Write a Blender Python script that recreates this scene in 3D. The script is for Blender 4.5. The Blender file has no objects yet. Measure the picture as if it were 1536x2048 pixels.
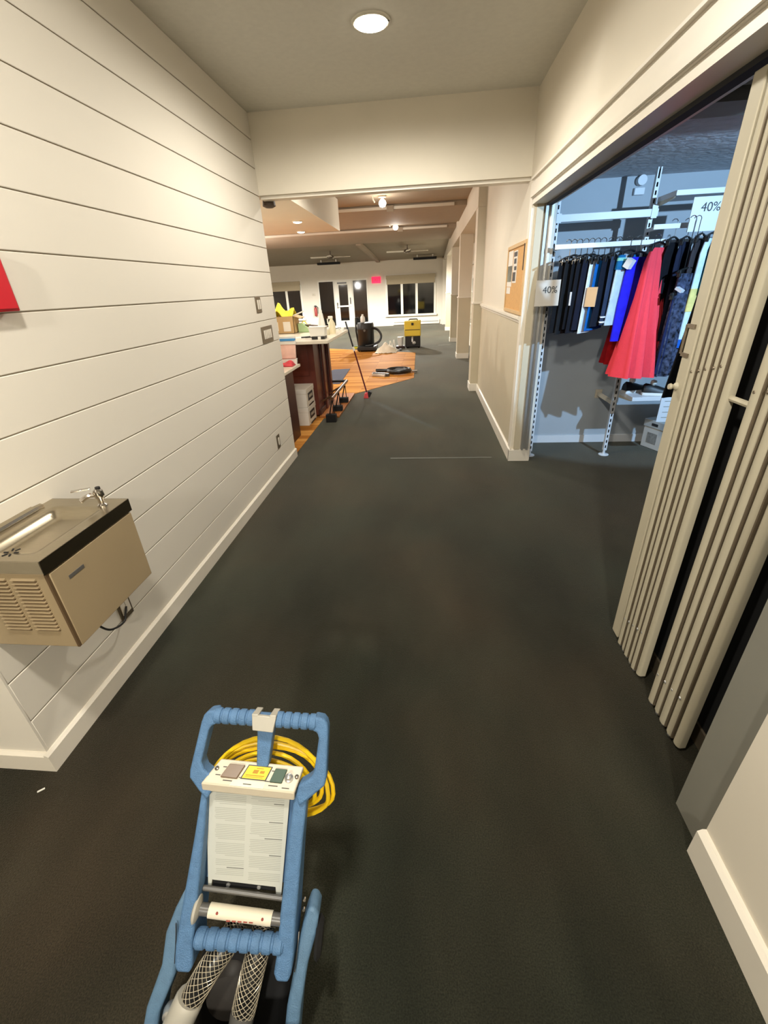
import bpy, bmesh, math, random
from math import pi, sin, cos, radians as R
from mathutils import Vector as V, Matrix, Quaternion

random.seed(7)
S = bpy.context.scene
COL = S.collection

# ------------------------------------------------------------------ camera, world, lights, exposure
cam_d = bpy.data.cameras.new('camera')
cam = bpy.data.objects.new('camera', cam_d)
COL.objects.link(cam)
S.camera = cam
cam_d.sensor_fit = 'HORIZONTAL'
cam_d.sensor_width = 36.0
cam_d.lens = 36.0 * 871.2468 / 1536.0
cam_d.clip_start = 0.02
cam_d.clip_end = 200
cam_r = V((0.99516595, 0.08818795, -0.04321594))
cam_u = V((-0.00207609, 0.45883976, 0.88851661))
cam_w = V((-0.09818565, 0.88413176, -0.45680479))
m = Matrix((cam_r, cam_u, -cam_w)).transposed().to_4x4()
m.translation = V((0, 0, 1.5))
cam.matrix_world = m

W = bpy.data.worlds.new('world')
S.world = W
W.use_nodes = True
W.node_tree.nodes['Background'].inputs[0].default_value = (0.01, 0.012, 0.018, 1)
W.node_tree.nodes['Background'].inputs[1].default_value = 0.3

S.view_settings.view_transform = 'Standard'
S.view_settings.look = 'None'
S.view_settings.gamma = 1.0
S.view_settings.use_curve_mapping = False
S.view_settings.exposure = 0.34

WARM = (1.0, 0.945, 0.84)
NEUT = (1.0, 0.965, 0.90)
COLD = (0.42, 0.68, 1.0)


def lamp(name, kind, loc, power, color, radius=0.05, size=None, blend=0.6, aim=None):
    d = bpy.data.lights.new(name, kind)
    d.energy = power
    d.color = color
    d.shadow_soft_size = radius
    if kind == 'SPOT':
        d.spot_size = R(size)
        d.spot_blend = blend
    o = bpy.data.objects.new(name, d)
    COL.objects.link(o)
    o.location = loc
    if aim is not None:
        o.rotation_euler = (V(aim) - V(loc)).to_track_quat('-Z', 'Y').to_euler()
    return o


HALL_L = (-0.29, 3.10, 2.66)
lamp('hall_lamp', 'SPOT', HALL_L, 84, WARM, 0.05, 174, 0.6)
lamp('room_fill_near', 'SPOT', (-0.60, 5.5, 2.70), 70, WARM, 0.05, 168, 0.6)  # unseen lamp added behind the header to brighten the mid floor and walls
lamp('hall_fill_mid', 'SPOT', (-0.29, 0.30, 2.66), 110, WARM, 0.08, 179, 0.1)  # unseen fill added overhead to lift the upper hall walls
lamp('hall_lamp_rear', 'SPOT', (-0.29, -2.4, 2.66), 300, WARM, 0.12, 178, 0.2)
for p in [(-0.70, 8.15, 2.50), (-0.70, 11.3, 2.50)]:
    lamp('room_lamp', 'SPOT', p, 36, NEUT, 0.05, 170, 0.5)
    lamp('room_lamp_bulb', 'POINT', p, 7, NEUT, 0.05)
for p in [(-1.75, 6.90, 2.31), (-1.99, 8.0, 2.31)]:
    lamp('soffit_lamp', 'SPOT', p, 45, NEUT, 0.05, 150, 0.6)
lamp('room_fill_left', 'POINT', (-5.0, 6.6, 1.75), 190, NEUT, 0.1)  # added fill with no fitting, lights the soffit underside
lamp('room_fill_left', 'POINT', (-5.2, 11.8, 2.0), 220, NEUT, 0.1)  # second added fill from the left, no fitting there
lamp('room_fill_far', 'SPOT', (-1.6, 16.4, 2.45), 1200, NEUT, 0.1, 172, 0.4)  # unseen lamp, made strong to brighten the far wall
lamp('room_fill_far', 'SPOT', (-5.6, 16.4, 2.45), 900, NEUT, 0.1, 172, 0.4)  # unseen as well, brightens the left part of the far wall
lamp('shop_lamp', 'SPOT', (2.27, 1.5, 2.03), 300, COLD, 0.02, 64, 0.15, (2.05, 4.5, 1.45))

# ------------------------------------------------------------------ materials


def lin(c):
    c = c / 255.0
    return c / 12.92 if c <= 0.04045 else ((c + 0.055) / 1.055) ** 2.4


def rgb(*c):
    return (lin(c[0]), lin(c[1]), lin(c[2]), 1)


def mat(name, col, rough=0.6, metal=0.0, var=0.06, scale=6.0, bump=0.0, bscale=120.0, spec=0.5, emit=None, estr=0.0,
        stretch=None, trans=0.0):
    mt = bpy.data.materials.new(name)
    mt.use_nodes = True
    nt = mt.node_tree
    b = nt.nodes['Principled BSDF']
    b.inputs['Roughness'].default_value = rough
    b.inputs['Metallic'].default_value = metal
    b.inputs['Specular IOR Level'].default_value = spec
    c = rgb(*col)
    tc = nt.nodes.new('ShaderNodeTexCoord')
    mp = nt.nodes.new('ShaderNodeMapping')
    nt.links.new(tc.outputs['Object'], mp.inputs[0])
    if stretch:
        mp.inputs['Scale'].default_value = stretch
    if var:
        nz = nt.nodes.new('ShaderNodeTexNoise')
        nz.inputs['Scale'].default_value = scale
        nz.inputs['Detail'].default_value = 5
        nt.links.new(mp.outputs[0], nz.inputs['Vector'])
        rp = nt.nodes.new('ShaderNodeValToRGB')
        rp.color_ramp.elements[0].position = 0.3
        rp.color_ramp.elements[1].position = 0.7
        rp.color_ramp.elements[0].color = tuple(x * (1 - var) for x in c[:3]) + (1,)
        rp.color_ramp.elements[1].color = tuple(min(1, x * (1 + var)) for x in c[:3]) + (1,)
        nt.links.new(nz.outputs['Fac'], rp.inputs[0])
        nt.links.new(rp.outputs[0], b.inputs['Base Color'])
    else:
        b.inputs['Base Color'].default_value = c
    if bump:
        nb = nt.nodes.new('ShaderNodeTexNoise')
        nb.inputs['Scale'].default_value = bscale
        nb.inputs['Detail'].default_value = 4
        nt.links.new(mp.outputs[0], nb.inputs['Vector'])
        bp = nt.nodes.new('ShaderNodeBump')
        bp.inputs['Strength'].default_value = bump
        bp.inputs['Distance'].default_value = 0.01
        nt.links.new(nb.outputs['Fac'], bp.inputs['Height'])
        nt.links.new(bp.outputs[0], b.inputs['Normal'])
    if emit:
        b.inputs['Emission Color'].default_value = rgb(*emit)
        b.inputs['Emission Strength'].default_value = estr
    if trans:
        b.inputs['Transmission Weight'].default_value = trans
    return mt


def carpet_mat():
    mt = mat('carpet', (62, 62, 56), 0.85, var=0, spec=0.08)
    nt = mt.node_tree
    b = nt.nodes['Principled BSDF']
    mp = [n for n in nt.nodes if n.type == 'MAPPING'][0]

    def noise(scale, detail, st=None):
        n = nt.nodes.new('ShaderNodeTexNoise')
        n.inputs['Scale'].default_value = scale
        n.inputs['Detail'].default_value = detail
        if st:
            m2 = nt.nodes.new('ShaderNodeMapping')
            m2.inputs['Scale'].default_value = st
            nt.links.new(mp.outputs[0], m2.inputs[0])
            nt.links.new(m2.outputs[0], n.inputs['Vector'])
        else:
            nt.links.new(mp.outputs[0], n.inputs['Vector'])
        return n
    big = noise(1.1, 4, (1.6, 0.7, 1))
    fine = noise(260, 3)
    hue = noise(0.8, 3)
    r1 = nt.nodes.new('ShaderNodeValToRGB')
    r1.color_ramp.elements[0].position = 0.32
    r1.color_ramp.elements[1].position = 0.72
    r1.color_ramp.elements[0].color = rgb(29, 28, 22)
    r1.color_ramp.elements[1].color = rgb(56, 54, 45)
    nt.links.new(big.outputs['Fac'], r1.inputs[0])
    r2 = nt.nodes.new('ShaderNodeValToRGB')
    r2.color_ramp.elements[0].position = 0.4
    r2.color_ramp.elements[1].position = 0.65
    r2.color_ramp.elements[0].color = (0.90, 1.04, 1.0, 1)
    r2.color_ramp.elements[1].color = (1.20, 0.99, 0.86, 1)
    nt.links.new(hue.outputs['Fac'], r2.inputs[0])
    r3 = nt.nodes.new('ShaderNodeValToRGB')
    r3.color_ramp.elements[0].position = 0.3
    r3.color_ramp.elements[1].position = 0.7
    r3.color_ramp.elements[0].color = (0.6, 0.6, 0.6, 1)
    r3.color_ramp.elements[1].color = (1.45, 1.45, 1.45, 1)
    nt.links.new(fine.outputs['Fac'], r3.inputs[0])

    def mul(a, c):
        mx = nt.nodes.new('ShaderNodeMix')
        mx.data_type = 'RGBA'
        mx.blend_type = 'MULTIPLY'
        mx.inputs[0].default_value = 1
        nt.links.new(a, mx.inputs[6])
        nt.links.new(c, mx.inputs[7])
        return mx.outputs[2]
    nt.links.new(mul(mul(r1.outputs[0], r2.outputs[0]), r3.outputs[0]), b.inputs['Base Color'])
    bp = nt.nodes.new('ShaderNodeBump')
    bp.inputs['Strength'].default_value = 0.6
    bp.inputs['Distance'].default_value = 0.006
    nt.links.new(fine.outputs['Fac'], bp.inputs['Height'])
    nt.links.new(bp.outputs[0], b.inputs['Normal'])
    b.inputs['Sheen Weight'].default_value = 0.42
    b.inputs['Sheen Roughness'].default_value = 0.38
    b.inputs['Sheen Tint'].default_value = (0.62, 0.60, 0.50, 1)
    return mt


def plank_mat():
    mt = mat('oak_planks', (200, 130, 60), 0.6, var=0, spec=0.01)
    nt = mt.node_tree
    b = nt.nodes['Principled BSDF']
    mp = [n for n in nt.nodes if n.type == 'MAPPING'][0]
    br = nt.nodes.new('ShaderNodeTexBrick')
    br.inputs['Color1'].default_value = rgb(204, 146, 76)
    br.inputs['Color2'].default_value = rgb(160, 102, 44)
    br.inputs['Mortar'].default_value = rgb(130, 76, 34)
    br.inputs['Scale'].default_value = 1.0
    br.inputs['Brick Width'].default_value = 1.1
    br.inputs['Row Height'].default_value = 0.11
    br.inputs['Mortar Size'].default_value = 0.003
    nt.links.new(mp.outputs[0], br.inputs['Vector'])
    nt.links.new(br.outputs['Color'], b.inputs['Base Color'])
    return mt


CREAM = mat('cream_paint', (219, 211, 195), 0.65, spec=0.2, var=0.02, scale=3)
SHIP = mat('shiplap_paint', (220, 214, 202), 0.6, spec=0.15, var=0.015, scale=2, stretch=(1, 0.2, 1))
CEILM = mat('ceiling_paint', (214, 211, 200), 0.8, var=0.03, scale=30, bump=0.05, bscale=300)
TRIMM = mat('trim_paint', (224, 217, 203), 0.4, var=0.02)
WAINS = mat('wainscot_paint', (194, 183, 158), 0.55, var=0.02)
CARPET = carpet_mat()
PLANK = plank_mat()
GAPSHADE = mat('gap_shade', (170, 160, 142), 0.9, var=0)  # shiplap paint darkened for the shade in the gaps
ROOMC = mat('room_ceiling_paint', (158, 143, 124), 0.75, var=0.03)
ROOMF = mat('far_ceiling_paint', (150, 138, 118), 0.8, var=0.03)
SHOPW = mat('shop_wall_paint', (170, 176, 180), 0.6, var=0.02)
SHOPC = mat('shop_ceiling_texture', (205, 205, 208), 0.9, var=0.08, scale=14, bump=1.0, bscale=22)
GLASSD = mat('night_glass', (10, 11, 12), 0.05, var=0, spec=0.6)
WHITEV = mat('white_vinyl', (225, 220, 205), 0.4, var=0.02)
BLIND = mat('roller_blind', (170, 156, 128), 0.8, var=0.04, scale=40)
STEEL = mat('stainless', (176, 166, 146), 0.28, 1.0, 0.06, 30, stretch=(1, 14, 1))
CHROME = mat('chrome', (205, 200, 195), 0.1, 1.0, 0.0)
TANP = mat('tan_enamel', (156, 138, 108), 0.42, var=0.04, scale=3)
TAND = mat('tan_enamel_dark', (90, 70, 46), 0.6, var=0.02)
BLACK = mat('black_plastic', (22, 21, 21), 0.45, var=0.1)
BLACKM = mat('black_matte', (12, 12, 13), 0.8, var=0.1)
BLUE = mat('blue_plastic', (80, 117, 156), 0.55, var=0.1, scale=60, bump=0.35, bscale=380)
BLUE2 = mat('blue_plastic_light', (90, 122, 150), 0.5, var=0.08, scale=60, bump=0.25, bscale=380)
YELC = mat('yellow_cord', (236, 196, 20), 0.4, var=0.06, scale=30)
YELL = mat('yellow_label', (246, 204, 20), 0.5, var=0)
BEIGEP = mat('beige_panel', (205, 194, 172), 0.45, var=0.03)
PAPER = mat('white_sheet', (188, 190, 182), 0.5, var=0.02)
PRINT = mat('grey_print', (140, 142, 134), 0.7, var=0)
PRINTD = mat('dark_print', (62, 62, 60), 0.7, var=0)
SWBRN = mat('brown_rocker', (118, 96, 74), 0.35, var=0.08)
SWGRN = mat('green_rocker', (58, 82, 66), 0.55, var=0.1)
GREYP = mat('grey_plastic', (176, 172, 160), 0.4, var=0.03)
DGREY = mat('dark_grey_plastic', (88, 86, 82), 0.35, var=0.05)
BRAID = mat('braid_grey', (190, 180, 158), 0.3, 0.3, 0.1, 60)
HOSEB = mat('black_hose', (16, 16, 16), 0.35, var=0.1)
GATEM = mat('beige_shutter', (182, 174, 152), 0.45, var=0.05, scale=8, stretch=(1, 1, 0.2))
GATED = mat('shutter_metal', (120, 108, 90), 0.4, 0.5, 0.05)
JAMBSHADE = mat('jamb_shade', (128, 126, 116), 0.55, var=0.03)  # wall colour greyed to hold the shade on the jamb
ALU = mat('aluminium', (200, 200, 198), 0.3, 0.8, 0.03)
WHITEM = mat('white_metal', (216, 218, 220), 0.4, var=0.02)
WOODD = mat('mahogany', (92, 40, 28), 0.35, var=0.14, scale=5, stretch=(4, 4, 0.5))
WOODD2 = mat('mahogany_dark', (58, 24, 18), 0.4, var=0.1, scale=5)
WOODB = mat('brown_wood', (80, 66, 54), 0.6, var=0.1)
WOODO = mat('oak_ledge', (168, 104, 52), 0.4, var=0.08, scale=8, stretch=(1, 5, 1))
COUNTER = mat('counter_laminate', (222, 214, 196), 0.3, var=0.03)
CORK = mat('cork', (206, 158, 98), 0.85, var=0.08, scale=60)
OAKF = mat('oak_frame', (204, 168, 116), 0.5, var=0.06)
CARD = mat('cardboard', (190, 158, 112), 0.8, var=0.05)
WHITEC = mat('white_card', (224, 218, 208), 0.7, var=0.03)
LABELK = mat('label_black', (40, 38, 40), 0.5, var=0.1)
YELCL = mat('yellow_cloth', (245, 230, 70), 0.8, var=0.05)
YELM = mat('yellow_plastic', (222, 192, 60), 0.5, var=0.05)
RED = mat('red_plastic', (196, 20, 36), 0.4, var=0.05)
REDB = mat('red_brush', (214, 74, 72), 0.7, var=0.08)
MAROON = mat('maroon_pole', (92, 16, 26), 0.35, var=0.05)
WHITEP = mat('white_plastic', (232, 230, 222), 0.35, var=0.02)
CYANP = mat('blue_zip', (70, 150, 214), 0.5, var=0.04)
PINK = mat('pink_plastic', (236, 196, 182), 0.4, var=0.1, scale=14)
REDC = mat('red_cloth', (206, 70, 78), 0.8, var=0.12, scale=20)
TOWEL = mat('white_towel', (226, 216, 196), 0.95, var=0.06, scale=40, bump=0.4)
NAVYM = mat('navy_mat', (62, 66, 84), 0.9, var=0.06)
GREEN = mat('pale_green', (172, 200, 150), 0.6, var=0.05)
EXITM = mat('exit_red', (255, 30, 80), 0.5, var=0, emit=(255, 30, 84), estr=0.95)
EXITL = mat('exit_letters', (170, 10, 40), 0.5, var=0, emit=(190, 8, 50), estr=0.5)
BULB = mat('lamp_glow', (255, 250, 235), 0.5, var=0, emit=(255, 244, 220), estr=24)
BULB2 = mat('lamp_glow_small', (255, 246, 225), 0.5, var=0, emit=(255, 240, 210), estr=12)
PLATEM = mat('switch_plate', (120, 108, 90), 0.35, 0.6, 0.05)
SWITCHW = mat('switch_white', (222, 214, 200), 0.4, var=0)

# ------------------------------------------------------------------ mesh helpers
ORG = {}


class MB:
    def __init__(s):
        s.v = []
        s.f = []

    def add(s, vs, fs):
        n = len(s.v)
        s.v += [V(p) for p in vs]
        s.f += [tuple(i + n for i in f) for f in fs]
        return s

    def box(s, x0, x1, y0, y1, z0, z1):
        return s.add([(x0, y0, z0), (x1, y0, z0), (x1, y1, z0), (x0, y1, z0), (x0, y0, z1), (x1, y0, z1), (x1, y1, z1), (x0, y1, z1)],
                     [(0, 3, 2, 1), (4, 5, 6, 7), (0, 1, 5, 4), (1, 2, 6, 5), (2, 3, 7, 6), (3, 0, 4, 7)])

    def cbox(s, c, sx, sy, sz, M=None):
        p = MB().box(-sx / 2, sx / 2, -sy / 2, sy / 2, -sz / 2, sz / 2)
        Mx = M if M else Matrix.Identity(3)
        return s.add([V(c) + Mx @ q for q in p.v], p.f)

    def prism(s, poly, d):
        """poly: list of 3D points (planar), extruded by vector d"""
        n = len(poly)
        d = V(d)
        a = [V(p) for p in poly]
        nn = V((0, 0, 0))
        for i in range(n):
            nn += a[i].cross(a[(i + 1) % n])
        fs = [tuple(range(n)), tuple(range(2 * n - 1, n - 1, -1))]
        for i in range(n):
            j = (i + 1) % n
            fs.append((i, i + n, j + n, j))
        if nn.dot(d) > 0:
            fs = [tuple(reversed(f)) for f in fs]
        return s.add(a + [p + d for p in a], fs)

    def tube(s, pts, r, n=10, caps=True, closed=False, flat=1.0):
        pts = [V(p) for p in pts]
        m_ = len(pts)
        rr = r if isinstance(r, (list, tuple)) else [r] * m_
        vs = []
        prev = None
        for i, p in enumerate(pts):
            if closed:
                t = pts[(i + 1) % m_] - pts[i - 1]
            else:
                t = pts[min(i + 1, m_ - 1)] - pts[max(i - 1, 0)]
            if t.length < 1e-9:
                t = V((0, 0, 1))
            t.normalize()
            if prev is None:
                ref = V((0, 0, 1)) if abs(t.z) < 0.9 else V((1, 0, 0))
                a = (ref - t * ref.dot(t)).normalized()
            else:
                a = prev - t * prev.dot(t)
                a.normalize()
            prev = a
            b = t.cross(a)
            for k in range(n):
                th = 2 * pi * k / n
                vs.append(p + (a * cos(th) + b * sin(th) * flat) * rr[i])
        fs = []
        for i in range(m_ if closed else m_ - 1):
            j = (i + 1) % m_
            for k in range(n):
                l = (k + 1) % n
                fs.append((i * n + k, i * n + l, j * n + l, j * n + k))
        if caps and not closed:
            fs.append(tuple(range(n - 1, -1, -1)))
            fs.append(tuple((m_ - 1) * n + k for k in range(n)))
        return s.add(vs, fs)

    def cyl(s, a, b, r, n=16, r2=None):
        return s.tube([a, b], [r, r if r2 is None else r2], n)

    def lathe(s, prof, c, ax=(0, 0, 1), n=20):
        ax = V(ax).normalized()
        return s.tube([V(c) + ax * h for r, h in prof], [max(r, 1e-4) for r, h in prof], n)

    def xf(s, M):
        s.v = [M @ p for p in s.v]
        return s


def bez(pts, k=8):
    """Catmull-Rom through pts"""
    P = [V(p) for p in pts]
    out = []
    for i in range(len(P) - 1):
        p0, p1, p2, p3 = P[max(i - 1, 0)], P[i], P[i + 1], P[min(i + 2, len(P) - 1)]
        for j in range(k):
            t = j / k
            out.append(0.5 * ((2 * p1) + (p2 - p0) * t + (2 * p0 - 5 * p1 + 4 * p2 - p3) * t * t + (3 * p1 - p0 - 3 * p2 + p3) * t ** 3))
    out.append(P[-1])
    return out


def tag(o, label=None, cat=None, group=None, kind=None):
    if label: o['label'] = label
    if cat: o['category'] = cat
    if group: o['group'] = group
    if kind: o['kind'] = kind
    return o


def thing(name, label, cat, loc=(0, 0, 0), group=None, rz=0.0):
    o = bpy.data.objects.new(name, None)
    o.empty_display_size = 0.1
    COL.objects.link(o)
    o.location = loc
    o.rotation_euler = (0, 0, rz)
    ORG[o.name] = V(loc)
    return tag(o, label, cat, group)


def obj(name, mb, material, parent=None, bev=0.0, org=None, seg=2, local=False, label=None):
    """one mesh object; coordinates are world unless local=True"""
    if parent is not None:
        og = ORG[parent.name]
    else:
        og = V(org) if org else V((0, 0, 0))
    me = bpy.data.meshes.new(name)
    vs = mb.v if local else [p - og for p in mb.v]
    me.from_pydata([tuple(p) for p in vs], [], mb.f)
    me.materials.append(material)
    me.polygons.foreach_set('use_smooth', [True] * len(me.polygons))
    me.update()
    me.set_sharp_from_angle(angle=R(38))
    o = bpy.data.objects.new(name, me)
    COL.objects.link(o)
    if parent is not None:
        o.parent = parent
        ORG[o.name] = og
    else:
        o.location = og
        ORG[o.name] = og
    if bev:
        b = o.modifiers.new('bevel', 'BEVEL')
        b.width = bev
        b.segments = seg
        b.limit_method = 'ANGLE'
        b.angle_limit = R(40)
    if label:
        o['label'] = label
    return o


def struct(name, mb, material, parent=None, bev=0.0):
    o = obj(name, mb, material, parent, bev)
    if parent is None:
        o['kind'] = 'structure'
    return o


def dup(root, loc=None, rz=None, label=None, group=None):
    c = root.copy()
    COL.objects.link(c)
    if loc is not None: c.location = loc
    if rz is not None: c.rotation_euler = (0, 0, rz)
    if label: c['label'] = label
    if group: c['group'] = group
    for ch in list(root.children):
        k = ch.copy()
        COL.objects.link(k)
        k.parent = c
        for g in list(ch.children):
            q = g.copy()
            COL.objects.link(q)
            q.parent = k
    ORG[c.name] = V(c.location)
    return c


def lettering(name, text, size, M, material, parent, ext=0.0008):
    cu = bpy.data.curves.new('lettering_curve', 'FONT')
    cu.body = text
    cu.size = size
    cu.extrude = ext
    cu.align_x = 'CENTER'
    cu.align_y = 'CENTER'
    t = bpy.data.objects.new('lettering_tmp', cu)
    COL.objects.link(t)
    bpy.context.view_layer.update()
    me = bpy.data.meshes.new_from_object(t)
    bpy.data.objects.remove(t)
    mb = MB()
    mb.add([M @ v.co for v in me.vertices], [tuple(p.vertices) for p in me.polygons])
    return obj(name, mb, material, parent)


def frame_m(o, x, y):
    """matrix with local x,y axes"""
    x = V(x).normalized()
    y = V(y).normalized()
    z = x.cross(y)
    Mx = Matrix((x, y, z)).transposed().to_4x4()
    Mx.translation = V(o)
    return Mx


# ------------------------------------------------------------------ the hall
XL, XR = -1.3436, 0.78
ZC, ZH = 2.71, 2.20
YH = 4.16
fl = struct('floor', MB().box(-9.2, 4.0, -4.2, 21.2, -0.12, 0.0), CARPET)
struct('ceiling', MB().box(-4.2, 0.95, -4.2, YH, ZC, ZC + 0.12), CEILM)
wl = struct('wall_left', MB().box(-1.50, XL - 0.0065, 0.88, YH, 0, ZC).box(-2.6, -1.50, 0.88, 1.0, 0, ZC), GAPSHADE)
# shiplap: every board is its own piece, lapped with a narrow recessed gap
Z0, D = 2.5484, 0.1778
edges = [ZC] + [Z0 - k * D for k in range(14)] + [0.02]
for i in range(len(edges) - 1):
    top, bot = edges[i] - (0.0022 if i else 0), edges[i + 1] + 0.0022
    obj('board', MB().box(XL - 0.0065, XL, 0.88, YH, bot, top), SHIP, wl, 0.0022, seg=1)
obj('end_panel', MB().box(-2.6, XL - 0.0005, 0.872, 0.8795, 0, ZC), SHIP, wl)
bb = MB().prism([(XL, 0.868, 0), (XL + 0.016, 0.868 - 0.016, 0), (XL + 0.016, 0.868 - 0.016, 0.08), (XL + 0.007, 0.868 - 0.007, 0.092), (XL, 0.868, 0.092)], (0, 0.0, 0))
bl = MB()
poly = [(XL, 0.087), (XL + 0.006, 0.087), (XL + 0.016, 0.078), (XL + 0.016, 0), (XL, 0)]
bl.prism([(p[0], 0.856, p[1]) for p in poly], (0, YH - 0.856, 0))
bl.prism([(-2.6, 0.872 - (p[0] - XL), p[1]) for p in poly], (2.6 + XL + 0.0, 0, 0))
struct('baseboard_left', bl, TRIMM)
struct('wall_header', MB().box(-1.50, 0.95, YH, YH + 0.16, ZH, 2.80), CREAM)
struct('trim_header', MB().box(XL, XR, YH + 0.03, YH + 0.13, ZH - 0.022, ZH), TRIMM)
struct('wall_back', MB().box(-4.2, 0.95, -4.2, -4.05, 0, ZC), CREAM)
struct('wall_side', MB().box(-4.2, -4.05, -4.05, YH, 0, ZC), CREAM)
struct('wall_divider', MB().box(-9.2, -1.50, YH, YH + 0.1, 0, 2.8), CREAM)

# right wall: near piece, header over the shutter opening, far piece
wr = MB()
wr.box(XR, 0.95, -4.2, 0.75, 0, ZC)
wr.box(XR, 0.95, 0.75, 3.98, 2.06, ZC)
wr.box(XR, 0.95, 3.98, 7.22, 0, 2.80)
struct('wall_right', wr, CREAM)
struct('wall_right_wainscot', MB().box(XR - 0.004, XR, 4.10, 7.05, 0.0, 1.19), WAINS)
struct('wall_right_jamb', MB().box(0.792, 0.95, 0.75, 0.885, 0, 2.06), JAMBSHADE)
poly = [(0, 0.0), (0, 0.115), (-0.010, 0.115), (-0.022, 0.104), (-0.022, 0)]
b = MB()
b.prism([(XR + p[0], -4.2, p[1]) for p in poly], (0, 4.95, 0))
b.prism([(XR + p[0], 3.962, p[1]) for p in poly], (0, 3.1, 0))
b.prism([(XR - 0.022, 3.98 + p[0], p[1]) for p in poly], (0.19, 0, 0))
struct('baseboard_right', b, TRIMM)
b = MB()
prof = [(0, 1.185), (-0.012, 1.19), (-0.012, 1.205), (-0.028, 1.215), (-0.028, 1.232), (-0.016, 1.24), (0, 1.245)]
b.prism([(XR + p[0], 4.09, p[1]) for p in prof], (0, 2.97, 0))
struct('trim_chair_rail', b, TRIMM)
b = MB()
b.box(XR - 0.018, XR, 0.75, 3.98, 2.035, 2.155)
b.box(XR - 0.036, XR, 0.75, 3.98, 2.145, 2.157)
b.box(XR - 0.030, XR, 0.75, 3.98, 2.040, 2.068)
b.box(XR - 0.010, 0.95, 0.75, 3.98, 2.000, 2.0615)
struct('trim_opening_head', b, TRIMM)
b = MB()
b.box(XR - 0.012, XR, 3.985, 4.085, 0.115, 2.14)
struct('trim_opening_side', b, TRIMM)
struct('trim_jamb_strip', MB().box(0.80, 0.85, 3.955, 3.98, 0.115, 2.0), WAINS)
b = MB()
b.box(0.862, 0.880, 3.935, 3.98, 0.115, 2.0)
b.box(0.905, 0.922, 3.935, 3.98, 0.115, 2.0)
b.box(0.880, 0.905, 3.965, 3.98, 0.115, 2.0)
struct('trim_shutter_channel', b, ALU)
struct('trim_shutter_track', MB().box(0.865, 0.905, 0.9, 3.935, 1.984, 2.0), BLACKM)
struct('trim_track_stub', MB().lathe([(0.03, 0), (0.055, 0.012), (0.05, 0.05), (0.02, 0.06)], (XL + 0.02, YH + 0.17, ZH - 0.06), (0, 0, 1), 14), WOODB)

# floor seam strip
struct('trim_floor_seam', MB().box(-0.36, 0.62, 4.045, 4.066, 0.0, 0.003), mat('seam', (96, 98, 90), 0.7, var=0.05))
struct('trim_floor_seam_far', MB().box(0.30, 0.66, 13.1, 13.16, 0.0, 0.004), mat('seam2', (130, 126, 112), 0.7, var=0.05))

# ------------------------------------------------------------------ main room beyond the header
ZM = 2.77
c = MB().box(-9.2, 0.95, YH + 0.16, 15.6, ZM, ZM + 0.1)
struct('ceiling_room', c, ROOMC)
c = MB().prism([(-9.2, 15.6, ZM), (-9.2, 21.0, 2.52), (-9.2, 21.0, 2.87), (-9.2, 15.6, 2.87)], (10.4, 0, 0))
struct('ceiling_room_far', c, ROOMF)
# dropped ceiling bands with a lit front lip
for y0, y1 in ((9.05, 11.2), (12.15, 15.0)):
    t = struct('ceiling_band', MB().box(-9.1, 0.665, y0, y1, 2.695, ZM), ROOMC, None, 0.006)
    obj('lip', MB().box(-9.0, -0.70 if y0 < 10 else -0.72, y0 - 0.03, y0, 2.70, 2.742), TRIMM, t)
    obj('lip', MB().box(-0.58 if y0 < 10 else -0.60, 0.45, y0 - 0.03, y0, 2.70, 2.742), TRIMM, t)
    obj('joint_block', MB().box(-0.70, -0.58, y0 - 0.06, y0, 2.66, 2.75), ROOMC, t)
struct('ceiling_soffit', MB().box(-9.1, -1.41, YH + 0.16, 8.25, 2.35, ZM), CREAM)
struct('ceiling_beam', MB().prism([(-2.12, 15.0, 2.66), (-1.98, 15.0, 2.66), (-1.98, 20.9, 2.46), (-2.12, 20.9, 2.46)], (0, 0, 0.10)), ROOMC)
struct('wall_far', MB().box(-9.2, 4.0, 20.9, 21.05, 0, 2.9), CREAM)
struct('wall_room_left', MB().box(-9.2, -9.05, YH, 20.9, 0, 2.9), CREAM)
struct('baseboard_far', MB().box(-9.0, 0.7, 20.875, 20.9, 0, 0.12), TRIMM)
# right side: lintel on pillars, wall in niches behind them
struct('wall_niche', MB().box(1.15, 1.3, 7.22, 20.9, 0, 2.9), CREAM)
struct('ceiling_lintel', MB().box(0.665, 1.15, 7.05, 20.9, 2.40, 2.80), CREAM)


def pillar(y0, y1, lab):
    t = struct('pillar', MB().box(0.67, 0.93, y0, y1, 0, 2.40), CREAM)
    obj('wainscot', MB().box(0.664, 0.93, y0 - 0.006, y1 + 0.006, 0, 1.235), WAINS, t)
    obj('cap_rail', MB().box(0.650, 0.93, y0 - 0.02, y1 + 0.02, 1.235, 1.262), TRIMM, t, 0.005)
    obj('plinth', MB().box(0.652, 0.93, y0 - 0.018, y1 + 0.018, 0, 0.115), TRIMM, t, 0.005)
    return t


pillar(7.06, 7.34, 'post')
pillar(10.52, 10.82, '1')
pillar(13.84, 14.12, '2')
pillar(17.55, 17.83, '3')
struct('wall_pilaster_far', MB().box(0.62, 0.95, 20.55, 20.9, 0, 2.5), CREAM)
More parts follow.
